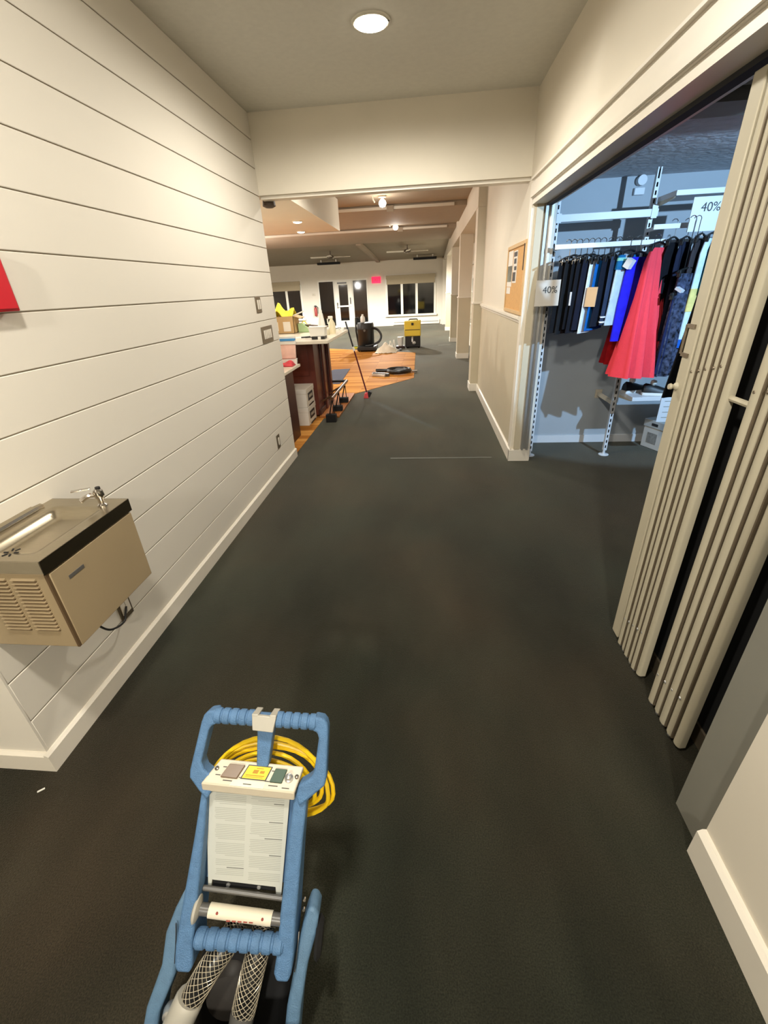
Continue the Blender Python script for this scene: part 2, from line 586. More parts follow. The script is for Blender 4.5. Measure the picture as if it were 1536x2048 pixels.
# niche window
w = struct('window_3', MB().box(1.125, 1.15, 11.2, 14.8, 0.55, 1.70), WHITEV)
obj('pane', MB().box(1.118, 1.125, 11.32, 14.68, 0.60, 1.62), GLASSD, w)
obj('sill', MB().box(1.07, 1.15, 11.1, 14.9, 0.50, 0.56), WHITEV, w)
obj('apron', MB().box(1.125, 1.15, 11.1, 14.9, 0.22, 0.50), WHITEV, w)
obj('head_shelf', MB().box(1.08, 1.15, 11.1, 14.9, 1.92, 1.98), WHITEV, w)


def far_window(n, x0, x1, z0, z1, muls, zb):
    YF = 20.9
    w = struct('window_%d' % n, MB().box(x0 - 0.09, x1 + 0.09, YF - 0.03, YF, z0 - 0.02, z1 + 0.09), WHITEV)
    xs = [x0] + muls + [x1]
    for i in range(len(xs) - 1):
        obj('pane', MB().box(xs[i] + (0.05 if i else 0), xs[i + 1] - (0.05 if i < len(xs) - 2 else 0), YF - 0.045, YF - 0.03, z0, z1), GLASSD, w)
    for xm in muls:
        obj('mullion', MB().box(xm - 0.05, xm + 0.05, YF - 0.07, YF - 0.03, z0, z1), WHITEV, w)
    obj('sill', MB().box(x0 - 0.13, x1 + 0.13, YF - 0.12, YF - 0.03, z0 - 0.08, z0 - 0.02), WHITEV, w)
    obj('roller_blind', MB().box(x0 - 0.03, x1 + 0.03, YF - 0.10, YF - 0.075, zb, z1 + 0.02), BLIND, w)
    obj('blind_cassette', MB().box(x0 - 0.05, x1 + 0.05, YF - 0.14, YF - 0.04, z1 - 0.08, z1 + 0.06), BLIND, w)
    return w


far_window(1, -1.70, 0.27, 0.45, 1.90, [-1.09, -0.46], 1.62)
far_window(2, -7.5, -5.53, 0.45, 1.86, [-6.13], 1.56)
d = struct('door_1', MB().box(-4.72, -2.56, 20.86, 20.9, 0, 1.90), WHITEV)
for x0, x1 in ((-4.66, -4.05), (-3.18, -2.60)):
    s_ = obj('sidelight', MB().box(x0, x1, 20.845, 20.86, 0.10, 1.84), GLASSD, d)
lf = obj('leaf', MB().box(-4.00, -3.23, 20.82, 20.86, 0.02, 1.86), WHITEV, d)
obj('pane', MB().box(-3.80, -3.42, 20.805, 20.82, 0.30, 1.70), GLASSD, lf)
obj('push_bar', MB().box(-3.92, -3.31, 20.77, 20.80, 0.84, 0.90), ALU, lf)
obj('handle', MB().cyl((-3.32, 20.78, 0.95), (-3.32, 20.78, 1.20), 0.02, 8), DGREY, lf)
obj('handle', MB().cyl((-3.90, 20.78, 0.80), (-3.90, 20.78, 1.02), 0.02, 8), DGREY, lf)
obj('closer', MB().box(-3.85, -3.45, 20.78, 20.82, 1.74, 1.80), DGREY, lf)

# wood floor inlay
wf = MB().prism([(-2.9, 13.28, 0.0), (-0.30, 11.75, 0.0), (-0.245, 8.30, 0.0), (-1.185, 7.03, 0.0), (-1.16, 5.63, 0.0), (-1.36, 5.60, 0.0), (-1.36, 4.22, 0.0),
                 (-8.0, 4.22, 0.0), (-8.0, 13.28, 0)], (0, 0, 0.004))
struct('floor_wood', wf, PLANK)
struct('trim_platform', MB().box(-1.42, -1.155, 5.62, 7.0, 0.004, 0.03), WOODO, None, 0.004)


# ------------------------------------------------------------------ lights you can see
def downlight(loc, r, label, glow):
    t = thing('recessed_downlight', label, 'light', loc)
    obj('trim_ring', MB().lathe([(r * 1.14, 0.0), (r * 1.14, -0.006), (r * 1.02, -0.010), (r, -0.004)], loc), WHITEV, t)
    obj('lens', MB().lathe([(r * 0.98, -0.004), (r * 0.9, -0.014), (r * 0.4, -0.022), (0.001, -0.024)], loc, n=24), glow, t)
    return t


downlight((-0.29, 3.10, ZC), 0.088, 'round recessed downlight glowing in the hall ceiling', BULB)
downlight((-1.75, 6.90, 2.35), 0.06, 'nearer of two small downlights in the soffit over the bar', BULB2)
downlight((-1.99, 8.0, 2.35), 0.06, 'farther of two small downlights in the soffit over the bar', BULB2)


def spotlight(loc, lab):
    t = thing('ceiling_spotlight', lab, 'light', loc)
    x, y, z = loc
    obj('base', MB().cyl((x, y, z), (x, y, z - 0.02), 0.06, 16), WHITEV, t)
    obj('stem', MB().cyl((x, y, z - 0.02), (x, y, z - 0.06), 0.012, 8), WHITEV, t)
    obj('bulb', MB().lathe([(0.02, 0), (0.05, -0.03), (0.06, -0.06), (0.04, -0.10), (0.002, -0.11)], (x, y, z - 0.04)), BULB2, t)
    obj('shade_arm', MB().tube([(x - 0.16, y, z), (x - 0.14, y, z - 0.05), (x - 0.12, y, z - 0.08)], 0.01, 8), WHITEV, t)
    return t


spotlight((-0.70, 8.2, ZM), 'nearer bare white spotlight on the room ceiling')
spotlight((-0.70, 11.35, ZM), 'farther bare white spotlight on the room ceiling')


def fan(loc, lab):
    t = thing('ceiling_fan', lab, 'fan', loc)
    x, y, z = loc
    obj('rod', MB().cyl((x, y, z), (x, y, z - 0.12), 0.015, 8), WOODB, t)
    obj('motor', MB().lathe([(0.03, 0), (0.10, -0.02), (0.11, -0.07), (0.06, -0.10)], (x, y, z - 0.12)), WOODB, t)
    for k in range(4):
        a = k * pi / 2 + 0.1
        M = Matrix.Rotation(a, 3, 'Z')
        q = MB().cbox((0.40, 0, 0), 0.56, 0.13, 0.012, Matrix.Rotation(R(10), 3, 'X'))
        q.v = [V((x, y, z - 0.18)) + M @ p for p in q.v]
        obj('blade', q, WHITEV, t)
    return t


fan((-0.66, 16.6, 2.72), 'white four bladed ceiling fan nearer the pillars')
fan((-3.3, 17.0, 2.70), 'white four bladed ceiling fan left of the ceiling beam')


def heater(x, lab):
    t = thing('ceiling_heater', lab, 'heater', (x, 19.6, 2.42))
    obj('case', MB().box(x - 0.45, x + 0.45, 19.5, 19.7, 2.42, 2.50), BLACKM, t, 0.01)
    for s_ in (-0.3, 0.3):
        obj('bracket', MB().box(x + s_ - 0.02, x + s_ + 0.02, 19.58, 19.62, 2.50, 2.59), WHITEV, t)


heater(-3.9, 'long dark ceiling heater above the glass door')
heater(-0.10, 'long dark ceiling heater near the right pillars')

t = thing('exit_sign', 'glowing red EXIT sign above and right of glass door', 'sign', (-2.17, 20.9, 1.70))
obj('housing', MB().box(-2.36, -1.98, 20.84, 20.9, 1.70, 1.94), EXITM, t, 0.01)
lettering('lettering', 'EXIT', 0.19, frame_m((-2.17, 20.838, 1.82), (1, 0, 0), (0, 0, 1)), EXITL, t)

t = thing('fire_extinguisher', 'small red fire extinguisher on far wall left of the glass door', 'extinguisher', (-4.9, 20.85, 0.48))
obj('tank', MB().lathe([(0.03, 0.0), (0.06, 0.02), (0.065, 0.30), (0.03, 0.36)], (-4.9, 20.80, 0.52)), mat('red_enamel', (150, 40, 32), 0.4), t)
obj('valve', MB().box(-4.94, -4.86, 20.77, 20.83, 0.88, 0.95), BLACK, t)
obj('hose', MB().tube(bez([(-4.86, 20.78, 0.92), (-4.79, 20.77, 0.85), (-4.80, 20.77, 0.62)]), 0.014, 6), BLACK, t)
t = thing('thermostat', 'small pale thermostat on far wall above the extinguisher', 'thermostat', (-4.94, 20.9, 1.33))
obj('case', MB().box(-5.0, -4.88, 20.87, 20.9, 1.33, 1.42), BEIGEP, t, 0.006)
obj('dial', MB().cyl((-4.94, 20.87, 1.375), (-4.94, 20.86, 1.375), 0.025, 10), GREYP, t)
t = thing('baseboard_heater', 'long white baseboard heater under the far right window', 'heater', (-0.5, 20.85, 0.02))
obj('case', MB().box(-1.5, 0.52, 20.80, 20.9, 0.03, 0.20), WHITEV, t, 0.01)
obj('grille', MB().box(-1.46, 0.48, 20.795, 20.80, 0.12, 0.14), DGREY, t)


# ------------------------------------------------------------------ wall devices
def plate(yc, zc, w, h, n, lab, name='light_switch', cat='switch'):
    t = thing(name, lab, cat, (XL, yc, zc - h / 2))
    obj('plate', MB().box(XL, XL + 0.006, yc - w / 2, yc + w / 2, zc - h / 2, zc + h / 2), PLATEM, t, 0.002)
    for k in range(n):
        y = yc + (k - (n - 1) / 2) * w * 0.72 / max(n, 2) * (1.0 if n > 1 else 1)
        obj('rocker' if cat == 'switch' else 'socket', MB().box(XL + 0.006, XL + 0.011, y - 0.013, y + 0.013, zc - 0.034, zc + 0.034), SWITCHW, t, 0.002)
    return t


plate(3.74, 1.425, 0.115, 0.115, 2, 'double rocker switch plate high near the shiplap wall end')
plate(3.845, 1.198, 0.27, 0.125, 5, 'wide five rocker switch plate below the double switch')
plate(3.70, 0.308, 0.075, 0.12, 1, 'single outlet low on shiplap near the wall end', 'wall_outlet', 'outlet')
t = plate(1.42, 0.292, 0.08, 0.12, 2, 'dark outlet plate on shiplap under the drinking fountain', 'wall_outlet', 'outlet')
t = thing('fire_alarm', 'red fire alarm pull box high on the shiplap wall', 'alarm', (XL, 1.36, 1.485))
obj('box', MB().box(XL, XL + 0.05, 1.30, 1.425, 1.485, 1.66), RED, t, 0.004)
obj('face_plate', MB().box(XL + 0.05, XL + 0.054, 1.308, 1.417, 1.492, 1.652), RED, t, 0.002)

# drinking fountain
F0, F1, FX, FZ, FB = 0.905, 1.30, -1.055, 0.878, 0.562
t = thing('drinking_fountain', 'tan wall hung drinking fountain with stainless steel top', 'fountain', (-1.2, 1.1, FB))
body = MB().box(XL, FX - 0.006, F0 + 0.004, F1 - 0.004, FB, FZ - 0.045)
obj('cabinet', body, TANP, t, 0.003)
obj('front_panel', MB().box(FX - 0.006, FX + 0.002, F0 + 0.012, F1 - 0.004, FB + 0.002, FZ - 0.050), TANP, t, 0.002)
obj('corner_seam', MB().box(FX - 0.008, FX - 0.001, F0 + 0.003, F0 + 0.013, FB + 0.002, FZ - 0.048), TAND, t)
# top: dished stainless pan
nx, ny = 28, 36
vs, fs = [], []
for i in range(nx + 1):
    for j in range(ny + 1):
        a, b_ = i / nx, j / ny
        x = XL + (FX + 0.004 - XL) * a
        y = F0 - 0.004 + (F1 - F0 + 0.008) * b_
        z = FZ
        ea = min((a - 0.20) / 0.12, (0.84 - a) / 0.10)
        eb = min((b_ - 0.10) / 0.10, (0.84 - b_) / 0.10)
        e = max(0, min(1, min(ea, eb)))
        e = e * e * (3 - 2 * e)
        z -= 0.022 * e + 0.010 * e * (1 - a)
        if a < 0.14: z += 0.012 * (1 - a / 0.14) if 0.02 < b_ < 0.80 else 0
        vs.append((x, y, z))
for i in range(nx):
    for j in range(ny):
        q = i * (ny + 1) + j
        fs.append((q, q + ny + 1, q + ny + 2, q + 1))
top = MB().add(vs, fs)
obj('basin_top', top, STEEL, t)
b = MB()
obj('side_skirt', MB().box(XL, FX + 0.004, F0 - 0.004, F0 - 0.001, FZ - 0.040, FZ), mat('lit_side_steel', (170, 158, 134), 0.5, 0.6, 0.05, 20), t, 0.001)  # lighter, duller copy of the skirt steel, brightness put into its colour
b.box(FX + 0.001, FX + 0.004, F0 - 0.004, F1 + 0.004, FZ - 0.045, FZ)
b.box(XL, FX + 0.004, F1 + 0.001, F1 + 0.004, FZ - 0.045, FZ)
obj('top_skirt', b, mat('dark_reflect_steel', (120, 110, 94), 0.22, 1.0, 0.04, 20), t, 0.001)  # stainless darkened in colour for the dark reflection on these faces
obj('splash_lip', MB().tube([(XL + 0.02, F0, FZ + 0.004), (XL + 0.02, 1.20, FZ + 0.006), (XL + 0.016, 1.235, FZ + 0.002)], 0.012, 8), STEEL, t)
bx, by, bz = -1.105, 1.245, FZ
bu = obj('bubbler', MB().lathe([(0.017, -0.004), (0.016, 0.006), (0.009, 0.012), (0.010, 0.028), (0.017, 0.04), (0.015, 0.058), (0.008, 0.064)], (bx, by, bz)), CHROME, t)
obj('spout', MB().tube(bez([(bx, by, bz + 0.04), (bx - 0.025, by - 0.015, bz + 0.045), (bx - 0.05, by - 0.03, bz + 0.03)]), [0.008] * 16 + [0.005], 8), CHROME, bu)
obj('lever', MB().cbox((bx - 0.035, by - 0.028, bz + 0.072), 0.055, 0.016, 0.004, Matrix.Rotation(0.5, 3, 'Z')), CHROME, bu, 0.001)
obj('button', MB().cyl((bx + 0.002, by + 0.002, bz + 0.06), (bx + 0.002, by + 0.002, bz + 0.07), 0.008, 10), BLACK, bu)
dr = MB()
for k in range(6):
    a = k * pi / 3
    dr.cbox((-1.175 + 0.016 * cos(a), 0.948 + 0.016 * sin(a), FZ + 0.0005), 0.013, 0.004, 0.002, Matrix.Rotation(a, 3, 'Z'))
obj('drain_slots', dr, BLACKM, t)
obj('badge', MB().box(FX + 0.002, FX + 0.0035, 0.968, 1.03, 0.774, 0.786), DGREY, t, 0.0005)
for cxn, (x0, x1) in enumerate(((-1.168, -1.092), (-1.262, -1.186))):
    for k in range(15):
        z = 0.818 - k * 0.0128
        q = MB().prism([(x0, F0 + 0.004, z - 0.009), (x0, F0 - 0.005, z - 0.004), (x0, F0 + 0.004, z)], (x1 - x0, 0, 0))
        obj('louvre', q, TANP, t)
        obj('slot', MB().box(x0 + 0.002, x1 - 0.002, F0 + 0.0015, F0 + 0.0038, z - 0.0128, z - 0.008), TAND, t)
obj('power_cord', MB().tube(bez([(XL + 0.014, 1.418, 0.292), (XL + 0.025, 1.385, 0.270), (XL + 0.035, 1.36, 0.262), (XL + 0.04, 1.31, 0.272), (XL + 0.045, 1.255, 0.308), (XL + 0.06, 1.20, 0.40), (XL + 0.06, 1.16, 0.565)]), 0.0045, 8), BLACK, t)

tag(obj('paper_scrap', MB().cbox((-1.331, 0.789, 0.003), 0.022, 0.006, 0.002, Matrix.Rotation(0.7, 3, 'Z')), WHITEP), 'tiny white scrap of paper on the carpet by the wall corner', 'scrap')

# cork board on the right wall
t = thing('cork_board', 'oak framed cork notice board on the right wall above chair rail', 'notice board', (XR, 4.46, 1.245))
y0, y1, z0, z1 = 4.03, 4.90, 1.247, 1.79
obj('cork_panel', MB().box(XR - 0.010, XR, y0 + 0.02, y1 - 0.02, z0 + 0.02, z1 - 0.02), CORK, t)
for q in ((y0, y1, z0, z0 + 0.03), (y0, y1, z1 - 0.03, z1), (y0, y0 + 0.03, z0 + 0.03, z1 - 0.03), (y1 - 0.03, y1, z0 + 0.03, z1 - 0.03)):
    obj('frame_rail', MB().box(XR - 0.02, XR, *q), OAKF, t, 0.003)
# pinned papers
pp = thing('pinned_photo', 'pale landscape photo pinned at far edge of cork board', 'paper', (XR - 0.011, 4.72, 1.46))
obj('sheet', MB().box(XR - 0.013, XR - 0.0105, 4.62, 4.86, 1.46, 1.75), WHITEC, pp)
obj('print', MB().box(XR - 0.0145, XR - 0.013, 4.63, 4.85, 1.50, 1.63), mat('photo_print', (110, 112, 96), 0.5, var=0.7, scale=9), pp)
pp = thing('pinned_notice', 'dark printed notice pinned beside the photo on cork board', 'paper', (XR - 0.011, 4.47, 1.49))
obj('sheet', MB().box(XR - 0.013, XR - 0.0105, 4.40, 4.58, 1.49, 1.74), WHITEC, pp)
for k, (zz, hh) in enumerate(((1.695, 0.035), (1.64, 0.04), (1.59, 0.03), (1.505, 0.07))):
    obj('print', MB().box(XR - 0.0145, XR - 0.013, 4.415 + 0.02 * (k % 2), 4.565 - 0.025 * (k % 3), zz, zz + hh), LABELK, pp)
tag(obj('pinned_slip', MB().box(XR - 0.013, XR - 0.0105, 4.66, 4.86, 1.40, 1.455), WHITEC), 'small white slip pinned under the landscape photo', 'paper')
obj('hinge_strip', MB().box(XR - 0.024, XR - 0.012, 4.075, 4.085, 1.58, 1.765), WOODB, t)

# ------------------------------------------------------------------ folding shutter
GX = 0.890


def slat_mesh(w, d, z0, z1):
    q = MB()
    pts = []
    n = 7
    for k in range(n):
        a = -pi / 2 + pi * k / (n - 1)
        pts.append((-d * 0.5 - d * 0.45 * cos(a) + d * 0.2, w * 0.5 * sin(a)))
    pts.append((d * 0.5, w * 0.42))
    pts.append((d * 0.5, -w * 0.42))
    q.prism([(p[0], p[1], z0) for p in pts], (0, 0, z1 - z0))
    return q


def shutter(yc, ys, lead, label):
    t = thing('folding_shutter', label, 'shutter', (GX, yc, 0))
    sl = None
    for i, (y, w) in enumerate(ys):
        ww = 0.9 * w
        s_ = obj('slat', slat_mesh(ww, 0.030, 0.018, 1.97).xf(Matrix.Translation((GX + 0.004 * (i % 2), y, 0))), GATEM, t)
        obj('edge_bead', MB().box(GX - 0.018, GX + 0.006, y - w * 0.5 - 0.002, y - w * 0.5 + 0.004, 0.022, 1.97), GATED, s_)
        obj('foot', MB().lathe([(0.007, 0.0), (0.011, 0.006), (0.011, 0.014), (0.006, 0.02)], (GX - 0.006, y, 0.001), n=8), ALU, s_)
        obj('rivet', MB().lathe([(0.006, 0), (0.004, 0.003)], (GX - 0.0205, y, 0.16 + 0.013 * i), (-1, 0, 0), 8), ALU, s_)
        obj('rivet', MB().lathe([(0.006, 0), (0.004, 0.003)], (GX - 0.0205, y, 1.21 + 0.01 * i), (-1, 0, 0), 8), GATED, s_)
    return t


s1 = shutter(1.5, [(1.575, 0.036), (1.539, 0.036), (1.503, 0.036), (1.467, 0.036), (1.431, 0.036)], True, 'beige folding shutter stack farther along the opening with handle')
obj('lead_post', MB().box(GX - 0.022, GX + 0.010, 1.597, 1.655, 0.03, 1.97), GATEM, s1, 0.003)
obj('rear_flange', slat_mesh(0.030, 0.024, 0.02, 1.97).xf(Matrix.Translation((GX + 0.002, 1.396, 0))), GATEM, s1)
obj('pull_handle', MB().tube([(GX - 0.012, 1.655, 1.345), (GX - 0.012, 1.685, 1.345), (GX - 0.012, 1.685, 1.255), (GX - 0.012, 1.655, 1.255)], 0.006, 8), GATED, s1)
for zz in (1.255, 1.345):
    obj('handle_foot', MB().box(GX - 0.026, GX - 0.02, 1.615, 1.66, zz - 0.006, zz + 0.006), GATED, s1)
obj('lock_knob', MB().lathe([(0.014, 0), (0.012, 0.006), (0.006, 0.010), (0.011, 0.02), (0.009, 0.026)], (GX - 0.022, 1.64, 1.15), (-1, 0, 0), 12), GATEM, s1)
s2 = shutter(1.18, [(1.262, 0.046), (1.216, 0.046), (1.170, 0.046), (1.124, 0.046)], False, 'beige folding shutter stack nearest the shade-toned jamb')
obj('rear_flange', slat_mesh(0.036, 0.024, 0.02, 1.97).xf(Matrix.Translation((GX + 0.002, 1.080, 0))), GATEM, s2)
obj('link_bar', MB().cyl((GX + 0.004, 1.275, 1.166), (GX + 0.004, 1.385, 1.166), 0.009, 8), GATEM, s2)

t = thing('dark_interior_board', 'added black board standing in for the dark shop interior behind the shutters', 'board', (0.98, 1.25, 0))  # added sheet that supplies the dark of the shop interior
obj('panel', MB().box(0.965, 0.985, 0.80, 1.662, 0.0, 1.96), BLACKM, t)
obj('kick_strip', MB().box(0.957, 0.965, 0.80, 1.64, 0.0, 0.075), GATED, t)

# ------------------------------------------------------------------ shop behind the shutter
struct('wall_shop_back', MB().box(0.95, 3.75, 4.5, 4.65, 0, 2.4), SHOPW)
struct('wall_shop_right', MB().box(3.6, 3.75, 0.0, 4.5, 0, 2.4), SHOPW)
struct('wall_shop_front', MB().box(0.95, 3.75, -0.15, 0.0, 0, 2.4), SHOPW)
struct('ceiling_shop', MB().box(0.95, 3.75, -0.15, 4.65, 2.21, 2.4), SHOPC)
struct('wall_shop_left', MB().box(0.95, 0.956, 3.98, 4.5, 0, 2.21), SHOPW)
struct('baseboard_shop', MB().box(0.956, 3.6, 4.485, 4.5, 0, 0.075), WHITEM)
struct('trim_ceiling_batten', MB().box(1.09, 1.19, 1.95, 2.94, 2.13, 2.21), WOODB)
struct('trim_ceiling_bulkhead', MB().box(1.19, 3.6, 2.64, 2.86, 2.16, 2.21), mat('bulkhead_paint', (140, 134, 122), 0.7))
t = thing('smoke_detector', 'round white smoke detector on the shop ceiling', 'detector', (1.62, 2.96, 2.21))
obj('base', MB().lathe([(0.07, 0.0), (0.07, -0.012), (0.055, -0.02)], (1.62, 2.96, 2.21), n=24), WHITEM, t)
obj('dome', MB().lathe([(0.05, -0.02), (0.04, -0.035), (0.002, -0.04)], (1.62, 2.96, 2.21), n=20), WHITEM, t)
t = thing('wall_sensor', 'small white sensor box high on the shop back wall', 'sensor', (1.70, 4.5, 2.08))
obj('case', MB().box(1.66, 1.74, 4.47, 4.5, 2.08, 2.13), WHITEM, t, 0.004)
obj('lens', MB().cyl((1.70, 4.45, 2.175), (1.70, 4.5, 2.175), 0.035, 14), WHITEM, t)
t = thing('wall_bracket', 'white bracket high on the shop wall near the shutter edge', 'bracket', (2.42, 4.45, 2.05))
obj('plate', MB().box(2.40, 2.46, 4.40, 4.5, 2.05, 2.18), WHITEM, t)
obj('arm', MB().box(2.46, 2.66, 4.38, 4.46, 2.10, 2.17), DGREY, t)


def standard(x, ztop, lab):
    t = thing('display_post', lab, 'post', (x, 4.10, 0))
    q = MB()
    q.box(x - 0.015, x - 0.011, 4.085, 4.115, 0.05, ztop)
    q.box(x + 0.011, x + 0.015, 4.085, 4.115, 0.05, ztop)
    q.box(x - 0.011, x + 0.011, 4.107, 4.115, 0.05, ztop)
    q.box(x - 0.015, x - 0.006, 4.0835, 4.088, 0.05, ztop)
    q.box(x + 0.006, x + 0.015, 4.0835, 4.088, 0.05, ztop)
    z = 0.05
    while z < ztop - 0.05:
        q.box(x - 0.006, x + 0.006, 4.0835, 4.088, z, z + 0.022)
        z += 0.05
    obj('channel', q, WHITEM, t)
    obj('slot_backing', MB().box(x - 0.0105, x + 0.0105, 4.098, 4.1065, 0.06, ztop - 0.01), BLACKM, t)
    obj('foot_disc', MB().lathe([(0.045, 0.002), (0.045, 0.008), (0.012, 0.012), (0.010, 0.05)], (x, 4.10, 0), n=20), WHITEM, t)
    return t


p1 = standard(0.985, 2.19, 'slotted white display post beside the opening jamb')
p2 = standard(1.668, 2.19, 'slotted white display post under the coral dress')
obj('wall_arm', MB().box(1.655, 1.682, 4.115, 4.5, 0.475, 0.505), BEIGEP, p2)
obj('wall_plate', MB().box(1.64, 1.70, 4.488, 4.5, 0.45, 0.53), BEIGEP, p2)
p3 = standard(2.57, 2.19, 'slotted white display post hidden past the shutter edge')


def shelf(x0, x1, z, lab, dark=False):
    t = thing('display_shelf', lab, 'shelf', ((x0 + x1) / 2, 3.95, z))
    obj('board', MB().box(x0, x1, 3.80, 4.08, z, z + 0.032), WHITEM, t, 0.002)
    for x in (x0 + 0.004, x1 - 0.03):
        obj('bracket', MB().prism([(x, 3.83, z), (x, 4.083, z), (x, 4.083, z - 0.03), (x, 3.85, z - 0.010)], (0.012, 0, 0)), BEIGEP, t)
    return t


t = thing('cross_bar', 'plain white cross bar between posts above the black skirts', 'bar', (1.33, 4.06, 1.885))
obj('bar', MB().box(0.985, 1.70, 4.045, 4.083, 1.885, 1.935), WHITEM, t, 0.003)
obj('hook_plate', MB().box(0.965, 1.005, 4.040, 4.045, 1.88, 1.94), WHITEM, t)
obj('hook_plate', MB().box(1.65, 1.69, 4.040, 4.045, 1.875, 1.96), WHITEM, t)
shelf(1.69, 2.55, 1.975, 'higher white shelf behind the hanging percent sign')
shelf(1.69, 2.55, 0.575, 'low white shelf holding the black sneakers')


def rail(x0, x1, y, z, lab):
    t = thing('clothes_rail', lab, 'rail', ((x0 + x1) / 2, y, z))
    obj('bar', MB().box(x0, x1, y - 0.006, y + 0.006, z - 0.016, z + 0.016), WHITEM, t, 0.002)
    for x in (x0 + 0.05, x1 - 0.05):
        obj('bracket', MB().box(x - 0.004, x + 0.004, y + 0.006, 4.083, z - 0.014, z + 0.010), WHITEM, t)
    return t


rail(0.935, 1.70, 3.84, 1.712, 'white rail holding the skirts and coral dress')
rail(1.60, 2.55, 3.84, 1.802, 'white rail holding dark coats past the coral dress')

# percent signs
t = thing('sale_sign', 'pale card sign reading 40% hung at left end of the rail', 'sign', (0.89, 3.72, 1.32))
obj('card', MB().box(0.785, 0.955, 3.640, 3.645, 1.33, 1.50), mat('card_grey', (196, 190, 180), 0.6, var=0.02), t)
lettering('lettering', '40%', 0.062, frame_m((0.885, 3.639, 1.435), (1, 0, 0), (0, 0, 1)), PRINTD, t)
t = thing('sale_sign', 'large bright card sign reading 40% on the high shelf', 'sign', (1.9, 3.76, 1.75))
obj('card', MB().box(1.795, 2.04, 3.762, 3.767, 1.755, 1.955), WHITEM, t)
lettering('lettering', '40%', 0.075, frame_m((1.915, 3.761, 1.893), (1, 0, 0), (0, 0, 1)), PRINTD, t)
t = thing('notice_sheet', 'white paper sheet hanging from the low shelf front', 'paper', (2.0, 3.79, 0.40))
obj('sheet', MB().box(1.915, 2.12, 3.790, 3.794, 0.40, 0.60), WHITEM, t)
pr_ = MB()
for k in range(4):
    pr_.box(1.945, 2.09 - 0.03 * (k % 2), 3.7885, 3.7895, 0.57 - k * 0.045, 0.575 - k * 0.045)
obj('print', pr_, PRINT, t)

# ------------------------------------------------------------------ clothes
_gm = {}


def gmat(col, var=0.12, scale=24, rough=0.9):
    k = (col, var, scale)
    if k not in _gm:
        _gm[k] = mat('cloth_%d_%d_%d' % col, col, rough, var=var, scale=scale, bump=0.2, bscale=160, spec=0.2)
    return _gm[k]


def ring(w, th, z, folds, amp, n=44, ph=0.0, sway=0.0):
    out = []
    for k in range(n):
        a = 2 * pi * k / n
        r = 1 + amp * sin(folds * a + ph)
        out.append((w / 2 * cos(a) * (0.94 + 0.06 * r), th / 2 * sin(a) * r + amp * th * 0.6 * sin(folds * 0.5 * cos(a) * pi + ph) + sway, z))
    return out


def garment_mesh(prof, folds=6, amp=0.25, n=44, ph=0.0, drift=0.0):
    """prof: list of (z, width, thickness)"""
    vs, fs = [], []
    ztop, zbot = prof[0][0], prof[-1][0]
    # refine
    fine = []
    for i in range(len(prof) - 1):
        for j in range(4):
            t_ = j / 4
            fine.append(tuple(prof[i][q] * (1 - t_) + prof[i + 1][q] * t_ for q in range(3)))
    fine.append(prof[-1])
    for z, w, th in fine:
        f = (ztop - z) / max(ztop - zbot, 1e-6)
        vs += ring(w, th, z, folds, amp * (0.35 + 0.65 * f), n, ph + 0.5 * f, drift * f)
    m_ = len(fine)
    for i in range(m_ - 1):
        for k in range(n):
            l = (k + 1) % n
            fs.append((i * n + k, (i + 1) * n + k, (i + 1) * n + l, i * n + l))
    fs.append(tuple(range(n)))
    fs.append(tuple(reversed(range((m_ - 1) * n, m_ * n))))
    return MB().add(vs, fs)


def hanger(x, y, zr, zt, ang, w, lab, light=False):
    t = thing('clip_hanger', lab, 'hanger', (x, y, zt), 'hangers on the shop rails', ang)
    h = zr - zt
    hook = [(0, 0, 0.02)] + [(0.0, 0.0, h - 0.005)] + [(0.0, 0.018 - 0.020 * cos(a), h + 0.008 + 0.02 * sin(a)) for a in [0.3 * k for k in range(0, 10)]]
    obj('hook', MB().tube(hook, 0.0028, 6), CHROME, t, local=True)
    obj('bar', MB().tube(bez([(-w / 2, 0, 0.0), (-w * 0.3, 0, 0.018), (0, 0, 0.03), (w * 0.3, 0, 0.018), (w / 2, 0, 0)], 3), 0.007, 6), BLACK, t, local=True)
    for s_ in (-0.36, 0.36):
        obj('clip', MB().box(s_ * w - 0.014, s_ * w + 0.014, -0.011, 0.011, -0.028, 0.016), CHROME if light else BLACK, t, 0.002, local=True)
    return t


def garment(name, cat, x, y, zr, prof, ang, col, label, hlab, folds=6, amp=0.25, hw=0.30, n=44, var=0.12, scale=24, drift=0.0, parts=(), light=False):
    """prof in world heights; the garment's width lies along local x, turned by ang about z"""
    zt = prof[0][0]
    mb = garment_mesh([(z - prof[-1][0], w, th) for z, w, th in prof], folds, amp, n, ph=x * 40, drift=drift)
    t = thing(name, label, cat, (x, y, prof[-1][0]), None, ang)
    obj('fabric', mb, gmat(col, var, scale), t, local=True)
    for pn, pm, pb in parts:
        obj(pn, pb, pm, t, 0.0, local=True)
    hanger(x, y, zr, zt + 0.005, ang, hw, hlab, light)
    return t


A = R(50)
Z1 = 1.728
blk = (20, 20, 23)
SK = [(1.60, 0.27, 0.05), (1.55, 0.29, 0.055), (1.35, 0.33, 0.06), (1.13, 0.36, 0.065)]


def skv(zt, zb, w0=0.27, w1=0.36, th=0.06):
    th *= 0.62
    return [(zt, w0, th * 0.75), (zt - 0.06, w0 + 0.02, th * 0.85), ((zt + zb) / 2, (w0 + w1) / 2, th), (zb, w1, th * 1.1)]


